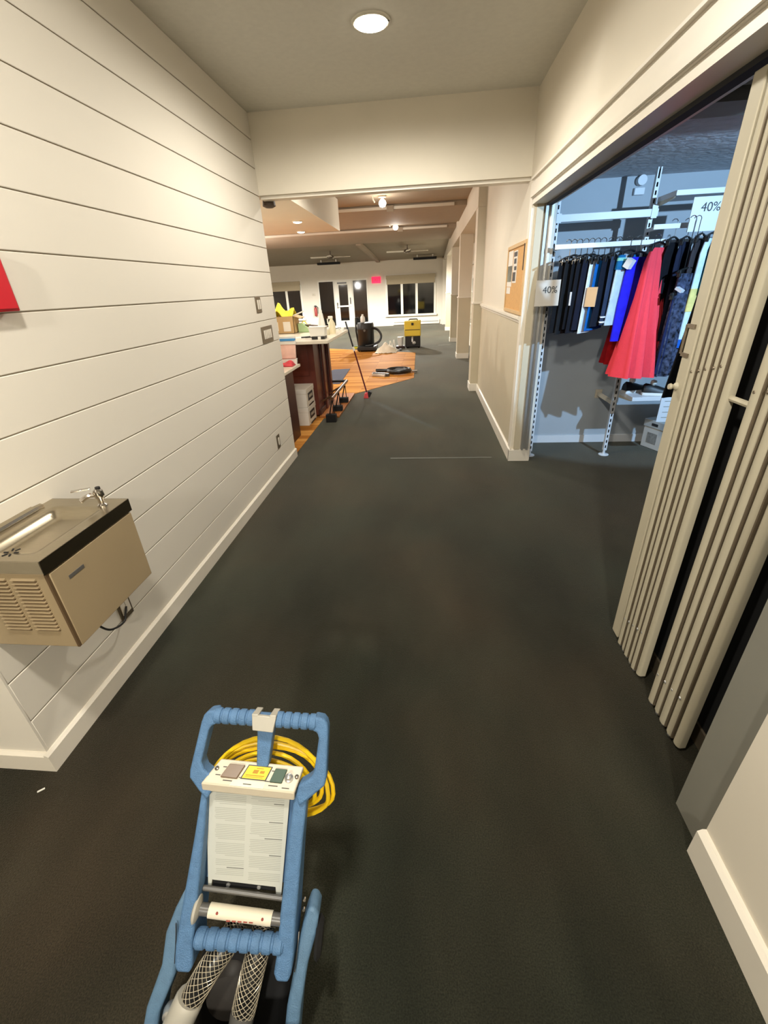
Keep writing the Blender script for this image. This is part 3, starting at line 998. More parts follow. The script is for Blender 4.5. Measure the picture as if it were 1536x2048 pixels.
garment('black_skirt', 'skirt', 1.045, 3.84, Z1, skv(1.61, 1.135), A, blk, 'black skirt hanging first at the left end of the rail', 'clip hanger of the first black skirt', light=True)
garment('black_skirt', 'skirt', 1.085, 3.84, Z1, skv(1.62, 1.125), A, (26, 26, 28), 'black skirt hanging second from the rail left end', 'clip hanger of the second black skirt', light=True)
garment('black_trousers', 'trousers', 1.125, 3.84, Z1, skv(1.615, 1.16), A + 0.05, (18, 18, 22), 'black trousers hanging third from the rail left end', 'clip hanger of the third black garment', light=True)
garment('black_skirt', 'skirt', 1.168, 3.84, Z1, skv(1.62, 1.13), A, (24, 24, 30), 'black skirt with slim white tag fourth on the rail', 'clip hanger of the tagged black skirt', light=True,
        parts=[('price_tag', WHITEM, MB().cbox((-0.20, -0.01, 0.24), 0.006, 0.012, 0.09))])
garment('navy_skirt', 'skirt', 1.210, 3.84, Z1, skv(1.62, 1.15), A, (24, 26, 40), 'dark navy skirt left of the white skirt', 'clip hanger of the dark navy skirt')
garment('white_skirt', 'skirt', 1.250, 3.84, Z1, skv(1.61, 1.125, 0.24, 0.34, 0.045), A, (222, 224, 224), 'slim white skirt beside the bright blue skirt', 'clip hanger of the slim white skirt', amp=0.15)
garment('blue_skirt', 'skirt', 1.292, 3.84, Z1, skv(1.61, 1.14, 0.24, 0.32, 0.045), A, (16, 96, 168), 'bright blue skirt with a tan tag', 'clip hanger of the bright blue skirt', amp=0.15,
        parts=[('tag_card', mat('tan_tag', (206, 170, 128), 0.7), MB().cbox((-0.172, -0.022, 0.235), 0.008, 0.075, 0.13, Matrix.Rotation(0.06, 3, 'Y')))])
garment('navy_shorts', 'shorts', 1.345, 3.84, Z1, skv(1.62, 1.17), A, (20, 24, 36), 'dark navy shorts right of the bright blue skirt', 'clip hanger of the dark navy shorts')
garment('navy_striped_skirt', 'skirt', 1.400, 3.84, Z1, skv(1.63, 1.18, 0.27, 0.34, 0.06), A, (42, 54, 76), 'slate navy skirt with two white hem stripes', 'clip hanger of the striped navy skirt',
        parts=[('hem_stripe', WHITEM, garment_mesh([(0.06, 0.336, 0.071), (0.05, 0.338, 0.072)], 6, 0.25, ph=1.400 * 40 + 0.46)),
               ('hem_stripe', WHITEM, garment_mesh([(0.025, 0.346, 0.074), (0.015, 0.348, 0.075)], 6, 0.25, ph=1.400 * 40 + 0.49))])
garment('pale_skirt', 'skirt', 1.465, 3.83, Z1, skv(1.635, 1.175, 0.27, 0.36, 0.085), A - 0.12, (178, 196, 214), 'pale grey blue skirt with teal striped waistband', 'clip hanger of the pale grey blue skirt', folds=5,
        parts=[('waistband', gmat((20, 92, 140)), garment_mesh([(0.462, 0.278, 0.072), (0.42, 0.288, 0.078), (0.37, 0.30, 0.084)], 5, 0.1, ph=1.465 * 40)),
               ('waist_stripe', gmat((120, 186, 176)), garment_mesh([(0.445, 0.284, 0.078), (0.425, 0.289, 0.080)], 5, 0.1, ph=1.465 * 40))])
garment('royal_blue_skirt', 'skirt', 1.535, 3.83, Z1, [(1.62, 0.25, 0.05), (1.5, 0.28, 0.07), (1.3, 0.33, 0.08), (1.06, 0.36, 0.07)], A - 0.15, (34, 30, 196), 'royal blue skirt with white tags left of the coral dress', 'clip hanger of the royal blue skirt', amp=0.18,
        parts=[('price_tag', WHITEM, MB().cbox((-0.155, -0.02, 0.52), 0.05, 0.045, 0.06, Matrix.Rotation(0.5, 3, 'X'))), ('price_tag', WHITEM, MB().cbox((-0.13, 0.03, 0.56), 0.04, 0.035, 0.04, Matrix.Rotation(0.4, 3, 'X')))])
garment('coral_dress', 'dress', 1.640, 3.78, Z1, [(1.67, 0.22, 0.05), (1.58, 0.30, 0.09), (1.35, 0.34, 0.13), (1.12, 0.40, 0.19), (0.95, 0.42, 0.23), (0.80, 0.44, 0.26)], A - 0.1, (240, 70, 82), 'long coral red dress with pleated hem on the rail', 'clip hanger of the coral dress', folds=11, amp=0.24, n=110, var=0.03)
garment('red_skirt', 'skirt', 1.575, 4.0, Z1, [(1.42, 0.20, 0.06), (1.25, 0.24, 0.10), (1.0, 0.28, 0.14), (0.86, 0.30, 0.17)], A, (150, 12, 20), 'dark red skirt hanging behind the coral dress', 'clip hanger of the dark red skirt', folds=7)
Z2 = 1.818
garment('black_jacket', 'jacket', 1.762, 3.85, Z2, [(1.70, 0.20, 0.04), (1.62, 0.32, 0.045), (1.3, 0.33, 0.045), (1.10, 0.33, 0.045)], A, (17, 17, 22), 'black jacket just right of the coral dress', 'clip hanger of the black jacket')
garment('patterned_trousers', 'trousers', 1.850, 3.72, Z2, [(1.50, 0.22, 0.05), (1.30, 0.24, 0.07), (1.0, 0.25, 0.09), (0.80, 0.26, 0.10)], A - 0.25, (58, 64, 84), 'long navy patterned trousers above the sneaker', 'clip hanger of the patterned trousers', folds=8, var=1.0, scale=38,
        parts=[('price_tag', WHITEM, MB().cbox((-0.15, -0.05, 0.60), 0.04, 0.05, 0.018, Matrix.Rotation(0.5, 3, 'X')))])
garment('navy_trousers', 'trousers', 1.808, 3.70, Z2, [(1.36, 0.16, 0.03), (1.1, 0.19, 0.035), (0.82, 0.20, 0.04)], A - 0.1, (30, 36, 70), 'plain navy trousers between coral dress and patterned trousers', 'clip hanger of the plain navy trousers', amp=0.15)
garment('navy_coat', 'coat', 1.860, 3.87, Z2, [(1.70, 0.22, 0.04), (1.62, 0.32, 0.045), (1.3, 0.34, 0.045), (1.05, 0.34, 0.045)], A, (30, 34, 52), 'dark navy coat behind the patterned trousers', 'clip hanger of the dark navy coat')
garment('grey_brown_dress', 'dress', 1.935, 3.83, Z2, [(1.71, 0.22, 0.04), (1.62, 0.32, 0.05), (1.3, 0.34, 0.05), (0.98, 0.36, 0.05)], A, (58, 52, 54), 'plain grey brown dress left of the pale print top', 'clip hanger of the grey brown dress', amp=0.12)
garment('print_top', 'top', 2.000, 3.81, Z2, [(1.71, 0.22, 0.045), (1.62, 0.32, 0.05), (1.35, 0.34, 0.055), (1.0, 0.35, 0.06)], A - 0.05, (206, 222, 230), 'pale top with a yellow band beside teal top', 'clip hanger of the pale print top', var=0.2, scale=10,
        parts=[('yellow_band', gmat((236, 214, 130)), garment_mesh([(0.40, 0.348, 0.060), (0.25, 0.352, 0.063)], 6, 0.2, ph=2.0 * 40)),
               ('blue_hem', gmat((30, 96, 190)), garment_mesh([(0.06, 0.356, 0.065), (0.0, 0.358, 0.067)], 6, 0.25, ph=2.0 * 40))])
garment('teal_top', 'top', 2.085, 3.79, Z2, [(1.72, 0.24, 0.05), (1.64, 0.34, 0.06), (1.4, 0.36, 0.06), (1.36, 0.36, 0.06)], A - 0.3, (16, 110, 116), 'teal top at the shutter edge of the rail', 'clip hanger of the teal top')
garment('black_coat', 'coat', 1.455, 2.60, 1.80, [(1.77, 0.08, 0.03), (1.68, 0.17, 0.05), (1.5, 0.22, 0.06), (1.2, 0.30, 0.06), (0.90, 0.38, 0.06)], R(20), (10, 10, 14), 'black coat hanging closest to the folded shutter', 'clip hanger of the black coat', hw=0.16)
t = thing('rail_stand', 'slim black clothes stand mostly hidden by the folded shutter', 'stand', (1.50, 2.64, 0))
obj('pole', MB().cyl((1.62, 2.52, 0.0), (1.62, 2.52, 1.80), 0.012, 10), BLACK, t)
obj('arm', MB().cyl((1.62, 2.52, 1.80), (1.45, 2.62, 1.80), 0.008, 8), BLACK, t)
obj('base', MB().cyl((1.62, 2.52, 0.0), (1.62, 2.52, 0.02), 0.14, 20), BLACK, t)


def shoe(x, y, z, rz, lab, soc):
    t = thing('sneaker', lab, 'shoe', (x, y, z), None, rz)
    L = 0.25
    prof = [(-0.125, 0.030, 0.085), (-0.11, 0.036, 0.095), (-0.06, 0.036, 0.085), (-0.02, 0.040, 0.075), (0.03, 0.044, 0.058), (0.08, 0.044, 0.048), (0.115, 0.034, 0.040), (0.125, 0.020, 0.032)]
    n = 14
    vs, fs = [], []
    for xx, w, h in prof:
        for k in range(n):
            a = 2 * pi * k / n
            vs.append((xx, w * cos(a), 0.022 + (h - 0.022) * max(0, sin(a)) if sin(a) > 0 else 0.02))
    for i in range(len(prof) - 1):
        for k in range(n):
            l = (k + 1) % n
            fs.append((i * n + k, (i + 1) * n + k, (i + 1) * n + l, i * n + l))
    fs.append(tuple(range(n)))
    fs.append(tuple(reversed(range((len(prof) - 1) * n, len(prof) * n))))
    obj('upper', MB().add(vs, fs), BLACK, t, local=True)
    so = [(xx * 1.04, w * 1.08) for xx, w, h in prof]
    poly = [(a, b_, 0) for a, b_ in so] + [(a, -b_, 0) for a, b_ in reversed(so)]
    obj('sole', MB().prism(poly, (0, 0, 0.022)), WHITEP, t, 0.003, local=True)
    obj('lining_paper', MB().lathe([(0.012, 0), (0.026, 0.02), (0.022, 0.04), (0.004, 0.048)], (-0.055, 0, 0.075), n=10), WHITEP, t, local=True)
    return t


shoe(1.925, 3.875, 0.607, R(-12), 'black sneaker with white sole and stuffed paper on low shelf', True)
shoe(1.80, 4.02, 0.607, R(20), 'black sneaker behind the other under the patterned trousers', True)

# file box on the shop floor
t = thing('file_box', 'white lidded file box on the shop floor by the wall', 'box', (2.285, 4.345, 0.002), None, R(22))
obj('body', MB().box(-0.155, 0.12, -0.15, 0.085, 0, 0.20), WHITEC, t, 0.003, local=True)
obj('lid', MB().box(-0.162, 0.127, -0.157, 0.092, 0.20, 0.27), mat('lid_grey', (196, 196, 192), 0.7), t, 0.003, local=True)
obj('hand_hole', MB().box(-0.06, 0.03, -0.160, -0.157, 0.215, 0.245), LABELK, t, local=True)
obj('hand_hole', MB().box(-0.164, -0.162, -0.07, 0.0, 0.22, 0.245), LABELK, t, local=True)
obj('print', MB().box(-0.157, -0.155, -0.08, 0.03, 0.05, 0.15), mat('box_print', (150, 146, 138), 0.7, var=0.3, scale=30), t, local=True)

# ------------------------------------------------------------------ bar and desk at left
t = thing('bar_counter', 'dark mahogany bar with pale countertop beyond the shiplap wall', 'bar', (-2.0, 6.1, 0))
obj('carcass', MB().box(-3.4, -1.42, 5.66, 6.55, 0.03, 0.955), WOODD, t, 0.004)
obj('countertop', MB().box(-3.6, -1.125, 5.20, 6.62, 0.965, 1.0), COUNTER, t, 0.004)
obj('top_moulding', MB().box(-3.42, -1.38, 5.62, 6.58, 0.93, 0.966), WOODD2, t, 0.004)
for y in (6.0, 6.38):
    obj('pilaster', MB().box(-1.42, -1.385, y, y + 0.10, 0.03, 0.93), WOODD, t, 0.004)
    obj('groove', MB().box(-1.42, -1.402, y - 0.045, y, 0.03, 0.93), WOODD2, t)
obj('skirting', MB().box(-1.44, -1.40, 5.655, 6.56, 0.03, 0.10), WOODD2, t, 0.004)
for k, (za, zb) in enumerate(((0.54, 0.92),)):
    obj('panel', MB().box(-2.6, -1.50, 5.650, 5.662, za, zb), WOODD, t, 0.004)
t = thing('writing_desk', 'dark wood desk with pale top tucked behind the shiplap wall', 'desk', (-2.0, 4.7, 0))
obj('desktop', MB().box(-3.0, -1.465, 4.30, 5.16, 0.735, 0.765), COUNTER, t, 0.003)
obj('side_panel', MB().box(-1.575, -1.475, 4.30, 4.86, 0.004, 0.735), WOODD2, t, 0.004)
obj('apron', MB().box(-2.9, -1.56, 5.05, 5.12, 0.60, 0.735), WOODD, t, 0.003)
obj('side_panel', MB().box(-3.0, -2.96, 4.30, 5.12, 0.004, 0.735), WOODD2, t)

# white cartons
def carton(z, lab):
    t = thing('white_carton', lab, 'box', (-1.62, 5.45, z), 'white cartons under the bar')
    obj('body', MB().box(-1.78, -1.466, 5.25, 5.64, z, z + 0.215), WHITEC, t, 0.004)
    obj('lid', MB().box(-1.784, -1.462, 5.246, 5.644, z + 0.165, z + 0.222), WHITEC, t, 0.004)
    obj('label_patch', MB().box(-1.466, -1.4605, 5.33, 5.55, z + 0.070, z + 0.160), LABELK, t)
    obj('label_print', MB().box(-1.4605, -1.4595, 5.36, 5.52, z + 0.10, z + 0.135), GREYP, t)
    obj('hand_slot', MB().box(-1.462, -1.4595, 5.33, 5.56, z + 0.005, z + 0.022), LABELK, t)
    return t


carton(0.004, 'white carton with black label at bottom of the pair by the bar')
carton(0.228, 'white carton with black label on top of the pair by the bar')

# foot rail in front of the bar
t = thing('foot_rail', 'bronze foot rail on black block feet along the bar', 'rail', (-1.2, 6.0, 0.03))
BRZ = mat('bronze', (110, 84, 62), 0.3, 0.7, 0.05)
obj('long_bar', MB().cyl((-1.19, 5.40, 0.30), (-1.19, 6.56, 0.30), 0.022, 10), BRZ, t)
obj('end_bar', MB().cyl((-1.19, 6.56, 0.30), (-1.42, 6.56, 0.30), 0.02, 10), BLACK, t)
for y in (5.42, 5.87, 6.36):
    f_ = obj('foot_block', MB().box(-1.285, -1.155, y - 0.03, y + 0.05, 0.03 if y > 5.6 else 0.002, 0.10), BLACKM, t, 0.004)
    obj('strut', MB().cyl((-1.24, y + 0.02, 0.10), (-1.19, y + 0.02, 0.29), 0.008, 6), BLACK, f_)
    obj('strut', MB().cyl((-1.18, y + 0.02, 0.10), (-1.19, y + 0.02, 0.29), 0.006, 6), BLACK, f_)
for y in (5.72, 6.2):
    obj('wall_stay', MB().cyl((-1.19, y, 0.30), (-1.386, y, 0.20), 0.013, 8), BRZ, t)

# items on the bar
CT = 1.0
t = thing('cardboard_box', 'open brown cardboard box with white labels on the bar', 'box', (-1.95, 6.40, CT))
b = MB()
x0, x1, y0, y1, h = -2.12, -1.80, 6.28, 6.55, 0.215
for q in ((x0, x1, y0, y0 + 0.006), (x0, x1, y1 - 0.006, y1), (x0, x0 + 0.006, y0, y1), (x1 - 0.006, x1, y0, y1)):
    b.box(q[0], q[1], q[2], q[3], CT, CT + h)
b.box(x0, x1, y0, y1, CT, CT + 0.006)
obj('walls', b, CARD, t)
obj('label_sheet', MB().box(-2.10, -2.02, y0 - 0.002, y0, CT + 0.04, CT + 0.15), WHITEC, t)
obj('label_sheet', MB().box(-1.95, -1.85, y0 - 0.002, y0, CT + 0.03, CT + 0.15), WHITEC, t)
obj('flap', MB().prism([(x1, y0, CT + h), (x1 + 0.09, y0, CT + h - 0.03), (x1 + 0.09, y1, CT + h - 0.03), (x1, y1, CT + h)], (0, 0, 0.005)), CARD, t)
# crumpled yellow cloth in it
nx = 14
vs, fs = [], []
rnd = random.Random(3)
for i in range(nx + 1):
    for j in range(nx + 1):
        a, b_ = i / nx, j / nx
        z = 0.10 + 0.09 * (1 - abs(2 * b_ - 1)) + 0.10 * math.exp(-((a - 0.32) / 0.16) ** 2) + 0.03 * math.exp(-((a - 0.95) / 0.15) ** 2) + rnd.uniform(-0.012, 0.012)
        vs.append((x0 + 0.01 + (x1 - x0 - 0.02) * a, y0 + 0.01 + (y1 - y0 - 0.02) * b_, CT + 0.09 + z))
for i in range(nx):
    for j in range(nx):
        q = i * (nx + 1) + j
        fs.append((q, q + nx + 1, q + nx + 2, q + 1))
o = obj('yellow_cloth', MB().add(vs, fs), YELCL)
so = o.modifiers.new('thick', 'SOLIDIFY')
so.thickness = 0.004
tag(o, 'crumpled bright yellow cloth stuffed in the cardboard box', 'cloth')
tag(obj('wooden_stick', MB().cyl((-1.93, 6.33, CT + 0.18), (-1.66, 6.33, CT + 0.27), 0.008, 8), WHITEP), 'pale stick poking out right side of the cardboard box', 'stick')
t = thing('plastic_bin', 'small white bin with black base near the bar front edge', 'bin', (-1.27, 5.40, CT))
obj('body', MB().prism([(-1.36, 5.36, CT + 0.03), (-1.19, 5.36, CT + 0.03), (-1.18, 5.36, CT + 0.13), (-1.375, 5.36, CT + 0.13)], (0, 0.14, 0)), WHITEP, t, 0.006)
obj('base', MB().box(-1.345, -1.19, 5.352, 5.49, CT, CT + 0.032), BLACK, t, 0.004)
obj('rim', MB().box(-1.38, -1.175, 5.352, 5.505, CT + 0.125, CT + 0.135), WHITEP, t, 0.003)
obj('base_gap', MB().box(-1.27, -1.235, 5.350, 5.352, CT, CT + 0.03), WHITEP, t)
t = thing('tall_bottle', 'tall white tapered bottle behind the white bin', 'bottle', (-1.32, 5.75, CT))
obj('body', MB().lathe([(0.055, 0), (0.057, 0.02), (0.05, 0.10), (0.034, 0.20), (0.024, 0.26)], (-1.30, 5.75, CT)), WHITEP, t)
obj('nozzle', MB().lathe([(0.02, 0), (0.02, 0.03), (0.012, 0.045)], (-1.30, 5.75, CT + 0.26), n=10), WHITEP, t)
t = thing('spray_bottle', 'cream spray bottle right of the tall white bottle', 'bottle', (-1.235, 6.05, CT))
obj('body', MB().lathe([(0.045, 0), (0.048, 0.03), (0.045, 0.12), (0.018, 0.17), (0.016, 0.19)], (-1.235, 6.05, CT)), mat('cream_plastic', (222, 212, 180), 0.4), t)
obj('trigger', MB().box(-1.275, -1.215, 6.04, 6.06, CT + 0.175, CT + 0.21), WHITEP, t, 0.005)
obj('grip', MB().box(-1.29, -1.278, 6.042, 6.058, CT + 0.12, CT + 0.18), WHITEP, t)
t = thing('small_jar', 'low cream jar in front of the spray bottle', 'jar', (-1.27, 5.92, CT))
obj('body', MB().lathe([(0.035, 0), (0.036, 0.05), (0.03, 0.06)], (-1.275, 5.92, CT), n=14), mat('jar_cream', (206, 196, 166), 0.4), t)
obj('lid', MB().lathe([(0.032, 0.06), (0.032, 0.08), (0.028, 0.084)], (-1.275, 5.92, CT), n=14), WHITEP, t)
t = thing('green_bag', 'pale green paper bag beside the cardboard box', 'bag', (-1.70, 6.45, CT))
obj('body', MB().prism([(-1.785, 6.40, CT), (-1.58, 6.40, CT), (-1.62, 6.40, CT + 0.05), (-1.71, 6.40, CT + 0.11), (-1.785, 6.40, CT + 0.12)], (0, 0.12, 0)), GREEN, t, 0.01)
obj('handle', MB().tube(bez([(-1.74, 6.46, CT + 0.11), (-1.70, 6.46, CT + 0.14), (-1.64, 6.46, CT + 0.06)]), 0.006, 6), YELCL, t)
t = thing('clipboard', 'brown clipboard lying on the bar behind the tall bottle', 'clipboard', (-1.52, 6.5, CT))
obj('board', MB().cbox((-1.52, 6.46, CT + 0.075), 0.34, 0.10, 0.012, Matrix.Rotation(0.10, 3, 'Y')), WOODB, t)
obj('clip', MB().cbox((-1.64, 6.46, CT + 0.095), 0.05, 0.06, 0.012), ALU, t)
obj('prop_stack', MB().box(-1.62, -1.42, 6.42, 6.52, CT, CT + 0.055), YELCL, t)
tag(obj('marker_pen', MB().cyl((-1.52, 5.55, CT + 0.010), (-1.40, 5.62, CT + 0.010), 0.010, 8), BLACK), 'black marker pen lying on the bar by the bin', 'pen')
tag(obj('paper_sheet', MB().cbox((-1.62, 5.62, CT + 0.002), 0.26, 0.20, 0.003, Matrix.Rotation(0.2, 3, 'Z')), WHITEC), 'white paper sheet lying on the bar front', 'paper')
t = thing('charging_cable', 'small pale cable and plug at the bar far corner', 'cable', (-1.18, 6.45, CT))
obj('wire', MB().tube(bez([(-1.30, 6.40, CT + 0.006), (-1.22, 6.50, CT + 0.02), (-1.17, 6.40, CT + 0.006), (-1.15, 6.52, CT + 0.006)]), 0.006, 6), WHITEP, t)
obj('plug', MB().box(-1.19, -1.15, 6.44, 6.48, CT, CT + 0.04), WHITEP, t, 0.004)

# desk items: zip bag with blue strip and red cloth
t = thing('zip_bag', 'clear zip bag with blue strip standing on the desk', 'bag', (-1.62, 5.10, 0.765))
obj('pouch', MB().prism([(-1.76, 5.085, 0.83), (-1.485, 5.085, 0.83), (-1.475, 5.10, 1.03), (-1.77, 5.10, 1.03)], (0, 0.03, 0)), PINK, t, 0.01)
obj('zip_strip', MB().box(-1.765, -1.475, 5.075, 5.135, 1.02, 1.045), CYANP, t, 0.003)
obj('top_edge', MB().box(-1.77, -1.47, 5.09, 5.12, 1.045, 1.065), WHITEP, t)
obj('hem', MB().box(-1.77, -1.47, 5.083, 5.118, 0.985, 1.02), WHITEP, t)
obj('base_fold', MB().prism([(-1.75, 5.08, 0.765), (-1.485, 5.08, 0.765), (-1.48, 5.10, 0.83), (-1.76, 5.10, 0.83)], (0, 0.035, 0)), WHITEP, t)
vs, fs = [], []
n = 12
for i in range(n + 1):
    for j in range(n + 1):
        a, b_ = i / n, j / n
        z = 0.095 * (sin(pi * a) ** 0.5) * (sin(pi * b_) ** 0.5) * (0.65 + 0.35 * sin(6 * a + 3 * b_)) + 0.004
        vs.append((-1.72 + 0.23 * a, 4.93 + 0.14 * b_, 0.765 + z))
for i in range(n):
    for j in range(n):
        q = i * (n + 1) + j
        fs.append((q, q + n + 1, q + n + 2, q + 1))
o = obj('red_cloth', MB().add(vs, fs), REDC)
o.modifiers.new('thick', 'SOLIDIFY').thickness = 0.004
tag(o, 'crumpled red cloth in front of the zip bag on desk', 'cloth')

# ------------------------------------------------------------------ things on the far floor
t = thing('broom', 'thin maroon and black broom leaning on the bar with red brush', 'broom', (-0.93, 6.74, 0))
p0, p1_ = V((-0.925, 6.735, 0.09)), V((-1.165, 6.70, 1.10))
obj('pole', MB().cyl(p0, p0.lerp(p1_, 0.62), 0.011, 8), MAROON, t)
obj('upper_pole', MB().cyl(p0.lerp(p1_, 0.62), p1_, 0.012, 8), BLACK, t)
obj('collar', MB().cyl(p0.lerp(p1_, 0.60), p0.lerp(p1_, 0.66), 0.015, 8), WHITEP, t)
obj('brush', MB().prism([(-0.975, 6.70, 0.0), (-0.90, 6.70, 0.0), (-0.91, 6.70, 0.09), (-0.955, 6.70, 0.08)], (0, 0.06, 0)), REDB, t, 0.01)
obj('brush_block', MB().cbox((-0.89, 6.76, 0.06), 0.06, 0.07, 0.08, Matrix.Rotation(0.5, 3, 'Y')), BLACK, t, 0.005)
tag(obj('floor_mat', MB().prism([(-1.97, 9.46, 0.004), (-1.63, 9.5, 0.004), (-1.56, 7.9, 0.004), (-2.4, 7.9, 0.004)], (0, 0, 0.008)), NAVYM), 'navy floor mat on the wood behind the bar', 'mat')

t = thing('vacuum_hose', 'coiled black vacuum hose with nozzle on the wood floor', 'hose', (-0.65, 8.8, 0.004))
pts = []
for k in range(70):
    a = k / 70 * 2 * pi * 2.4 + 0.6
    rr = 0.20 + 0.04 * sin(k * 0.21)
    pts.append((-0.52 + rr * 1.05 * cos(a), 8.82 + rr * 0.95 * sin(a), 0.035 + 0.035 * k / 70))
pts = bez([(-1.02, 8.98, 0.04), (-0.85, 8.97, 0.04), (-0.68, 9.0, 0.035)], 4)[:-1] + pts
obj('tube', MB().tube(pts, 0.033, 8), HOSEB, t)
obj('wand', MB().cyl((-1.03, 8.62, 0.045), (-0.72, 8.50, 0.035), 0.03, 10), DGREY, t)
obj('nozzle', MB().prism([(-1.06, 8.60, 0.005), (-0.80, 8.42, 0.005), (-0.78, 8.46, 0.03), (-1.05, 8.66, 0.03)], (0, 0, 0.04)), ALU, t, 0.004)
obj('cuff', MB().cyl((-0.30, 8.86, 0.035), (-0.20, 8.88, 0.03), 0.022, 8), ALU, t)

t = thing('wet_vacuum', 'black upright wet vacuum with hose loop on the far floor', 'vacuum', (-1.66, 12.55, 0))
x, y = -1.66, 12.6
obj('tank', MB().lathe([(0.20, 0.10), (0.22, 0.13), (0.225, 0.50), (0.235, 0.52), (0.235, 0.56)], (x, y, 0)), BLACK, t)
obj('head', MB().lathe([(0.235, 0.56), (0.225, 0.66), (0.21, 0.70), (0.05, 0.71)], (x, y, 0)), BLACK, t)
obj('base', MB().box(x - 0.20, x + 0.30, y - 0.40, y + 0.2, 0.03, 0.13), BLACK, t, 0.02)
obj('handle', MB().tube([(x - 0.21, y, 0.10), (x - 0.26, y, 0.5), (x - 0.25, y, 0.82), (x - 0.17, y, 0.82)], 0.022, 8), BLACK, t)
obj('hose_loop', MB().tube(bez([(x + 0.18, y - 0.1, 0.58), (x + 0.34, y - 0.12, 0.52), (x + 0.43, y - 0.15, 0.38), (x + 0.38, y - 0.2, 0.24), (x + 0.2, y - 0.22, 0.16), (x, y - 0.24, 0.14)]), 0.03, 8), HOSEB, t)
obj('badge', MB().cyl((x, y - 0.225, 0.52), (x, y - 0.24, 0.52), 0.03, 10), DGREY, t)
for sx in (-0.18, 0.28):
    obj('wheel', MB().cyl((x + sx, y - 0.3, 0.045), (x + sx + 0.03, y - 0.3, 0.045), 0.045, 12), BLACKM, t)
t = thing('white_jug', 'white plastic jug standing on top of the wet vacuum', 'jug', (-1.70, 12.6, 0.71))
obj('body', MB().lathe([(0.06, 0), (0.065, 0.02), (0.06, 0.12), (0.03, 0.16)], (-1.72, 12.6, 0.71)), WHITEP, t)
obj('cap', MB().lathe([(0.026, 0.16), (0.026, 0.19), (0.02, 0.195)], (-1.72, 12.6, 0.71), n=10), WHITEP, t)

vs, fs = [], []
n = 18
rnd = random.Random(5)
for i in range(n + 1):
    for j in range(n + 1):
        a, b_ = 2 * i / n - 1, 2 * j / n - 1
        r_ = min(1, math.hypot(a, b_))
        z = 0.24 * (1 - r_ ** 2) * (0.8 + 0.2 * sin(7 * a + 2) * cos(5 * b_)) + rnd.uniform(0, 0.018)
        vs.append((-1.07 + 0.28 * a, 12.02 + 0.26 * b_, 0.006 + z))
for i in range(n):
    for j in range(n):
        q = i * (n + 1) + j
        fs.append((q, q + n + 1, q + n + 2, q + 1))
o = obj('towel_heap', MB().add(vs, fs), TOWEL)
tag(o, 'heap of white towels on the floor right of the wet vacuum', 'towel')
t = thing('wire_tangle', 'pale tangled cord standing up behind the towel heap', 'cord', (-0.92, 12.3, 0))
obj('loop', MB().tube(bez([(-1.02, 12.3, 0.01), (-0.98, 12.3, 0.25), (-0.93, 12.3, 0.10), (-0.88, 12.32, 0.27), (-0.84, 12.3, 0.06), (-0.72, 12.3, 0.012)]), 0.011, 6), WHITEP, t)
obj('plug', MB().box(-0.74, -0.68, 12.27, 12.33, 0.0, 0.04), BLACK, t)
t = thing('white_cup', 'white paper cup on dark saucer left of the yellow machine', 'cup', (-0.735, 12.85, 0))
obj('cup', MB().lathe([(0.062, 0.06), (0.085, 0.28), (0.09, 0.285)], (-0.74, 12.85, 0)), WHITEP, t)
obj('saucer', MB().box(-0.86, -0.62, 12.72, 12.96, 0.002, 0.06), mat('saucer_brown', (50, 26, 20), 0.5), t, 0.01)
t = thing('yellow_machine', 'yellow and black floor machine standing near the pillars', 'machine', (-0.40, 12.75, 0))
obj('tank', MB().box(-0.62, -0.18, 12.70, 13.05, 0.30, 0.69), YELM, t, 0.02)
obj('base', MB().box(-0.60, -0.19, 12.66, 13.05, 0.03, 0.31), BLACK, t, 0.015)
obj('latch', MB().box(-0.43, -0.37, 12.69, 12.70, 0.58, 0.64), BLACK, t)
obj('seam', MB().box(-0.60, -0.20, 12.694, 12.70, 0.46, 0.475), BLACK, t)
obj('lid_handle', MB().tube([(-0.50, 12.85, 0.69), (-0.48, 12.85, 0.72), (-0.28, 12.85, 0.72), (-0.26, 12.85, 0.69)], 0.015, 8), BLACK, t)
obj('spigot', MB().tube(bez([(-0.40, 12.66, 0.28), (-0.40, 12.58, 0.27), (-0.40, 12.56, 0.18)]), 0.026, 8), ALU, t)
obj('valve', MB().lathe([(0.05, 0), (0.05, 0.03), (0.02, 0.05)], (-0.36, 12.66, 0.14), (0, -1, 0), 12), ALU, t)
for sx in (-0.56, -0.26):
    obj('wheel', MB().cyl((sx, 12.72, 0.05), (sx + 0.05, 12.72, 0.05), 0.05, 12), BLACKM, t)
t = thing('yellow_sponge', 'small yellow sponge on the floor left of the wet vacuum', 'sponge', (-1.98, 13.0, 0))
obj('pad', MB().box(-2.06, -1.88, 12.95, 13.05, 0.002, 0.06), YELCL, t, 0.01)
obj('scrubber', MB().box(-2.06, -1.88, 12.95, 13.05, 0.06, 0.075), mat('scrub_green', (70, 110, 70), 0.9), t)

# ------------------------------------------------------------------ blue carpet machine in the foreground
MO = V((-0.34842984, 0.6106015, 0.67702917))
Mu = V((0.99292258, 0.05621492, -0.10461657)).normalized()
Mv = V((-0.05846704, -0.53537006, -0.84259154))
Mv = (Mv - Mu * Mv.dot(Mu)).normalized()
Mn = V((0.10337479, -0.84274479, 0.52829431)).normalized()


def P(u, v, n=0.0):
    return MO + Mu * u + Mv * v + Mn * n


def PP(uv, n=0.0):
    return [P(a, b_, n) for a, b_ in uv]


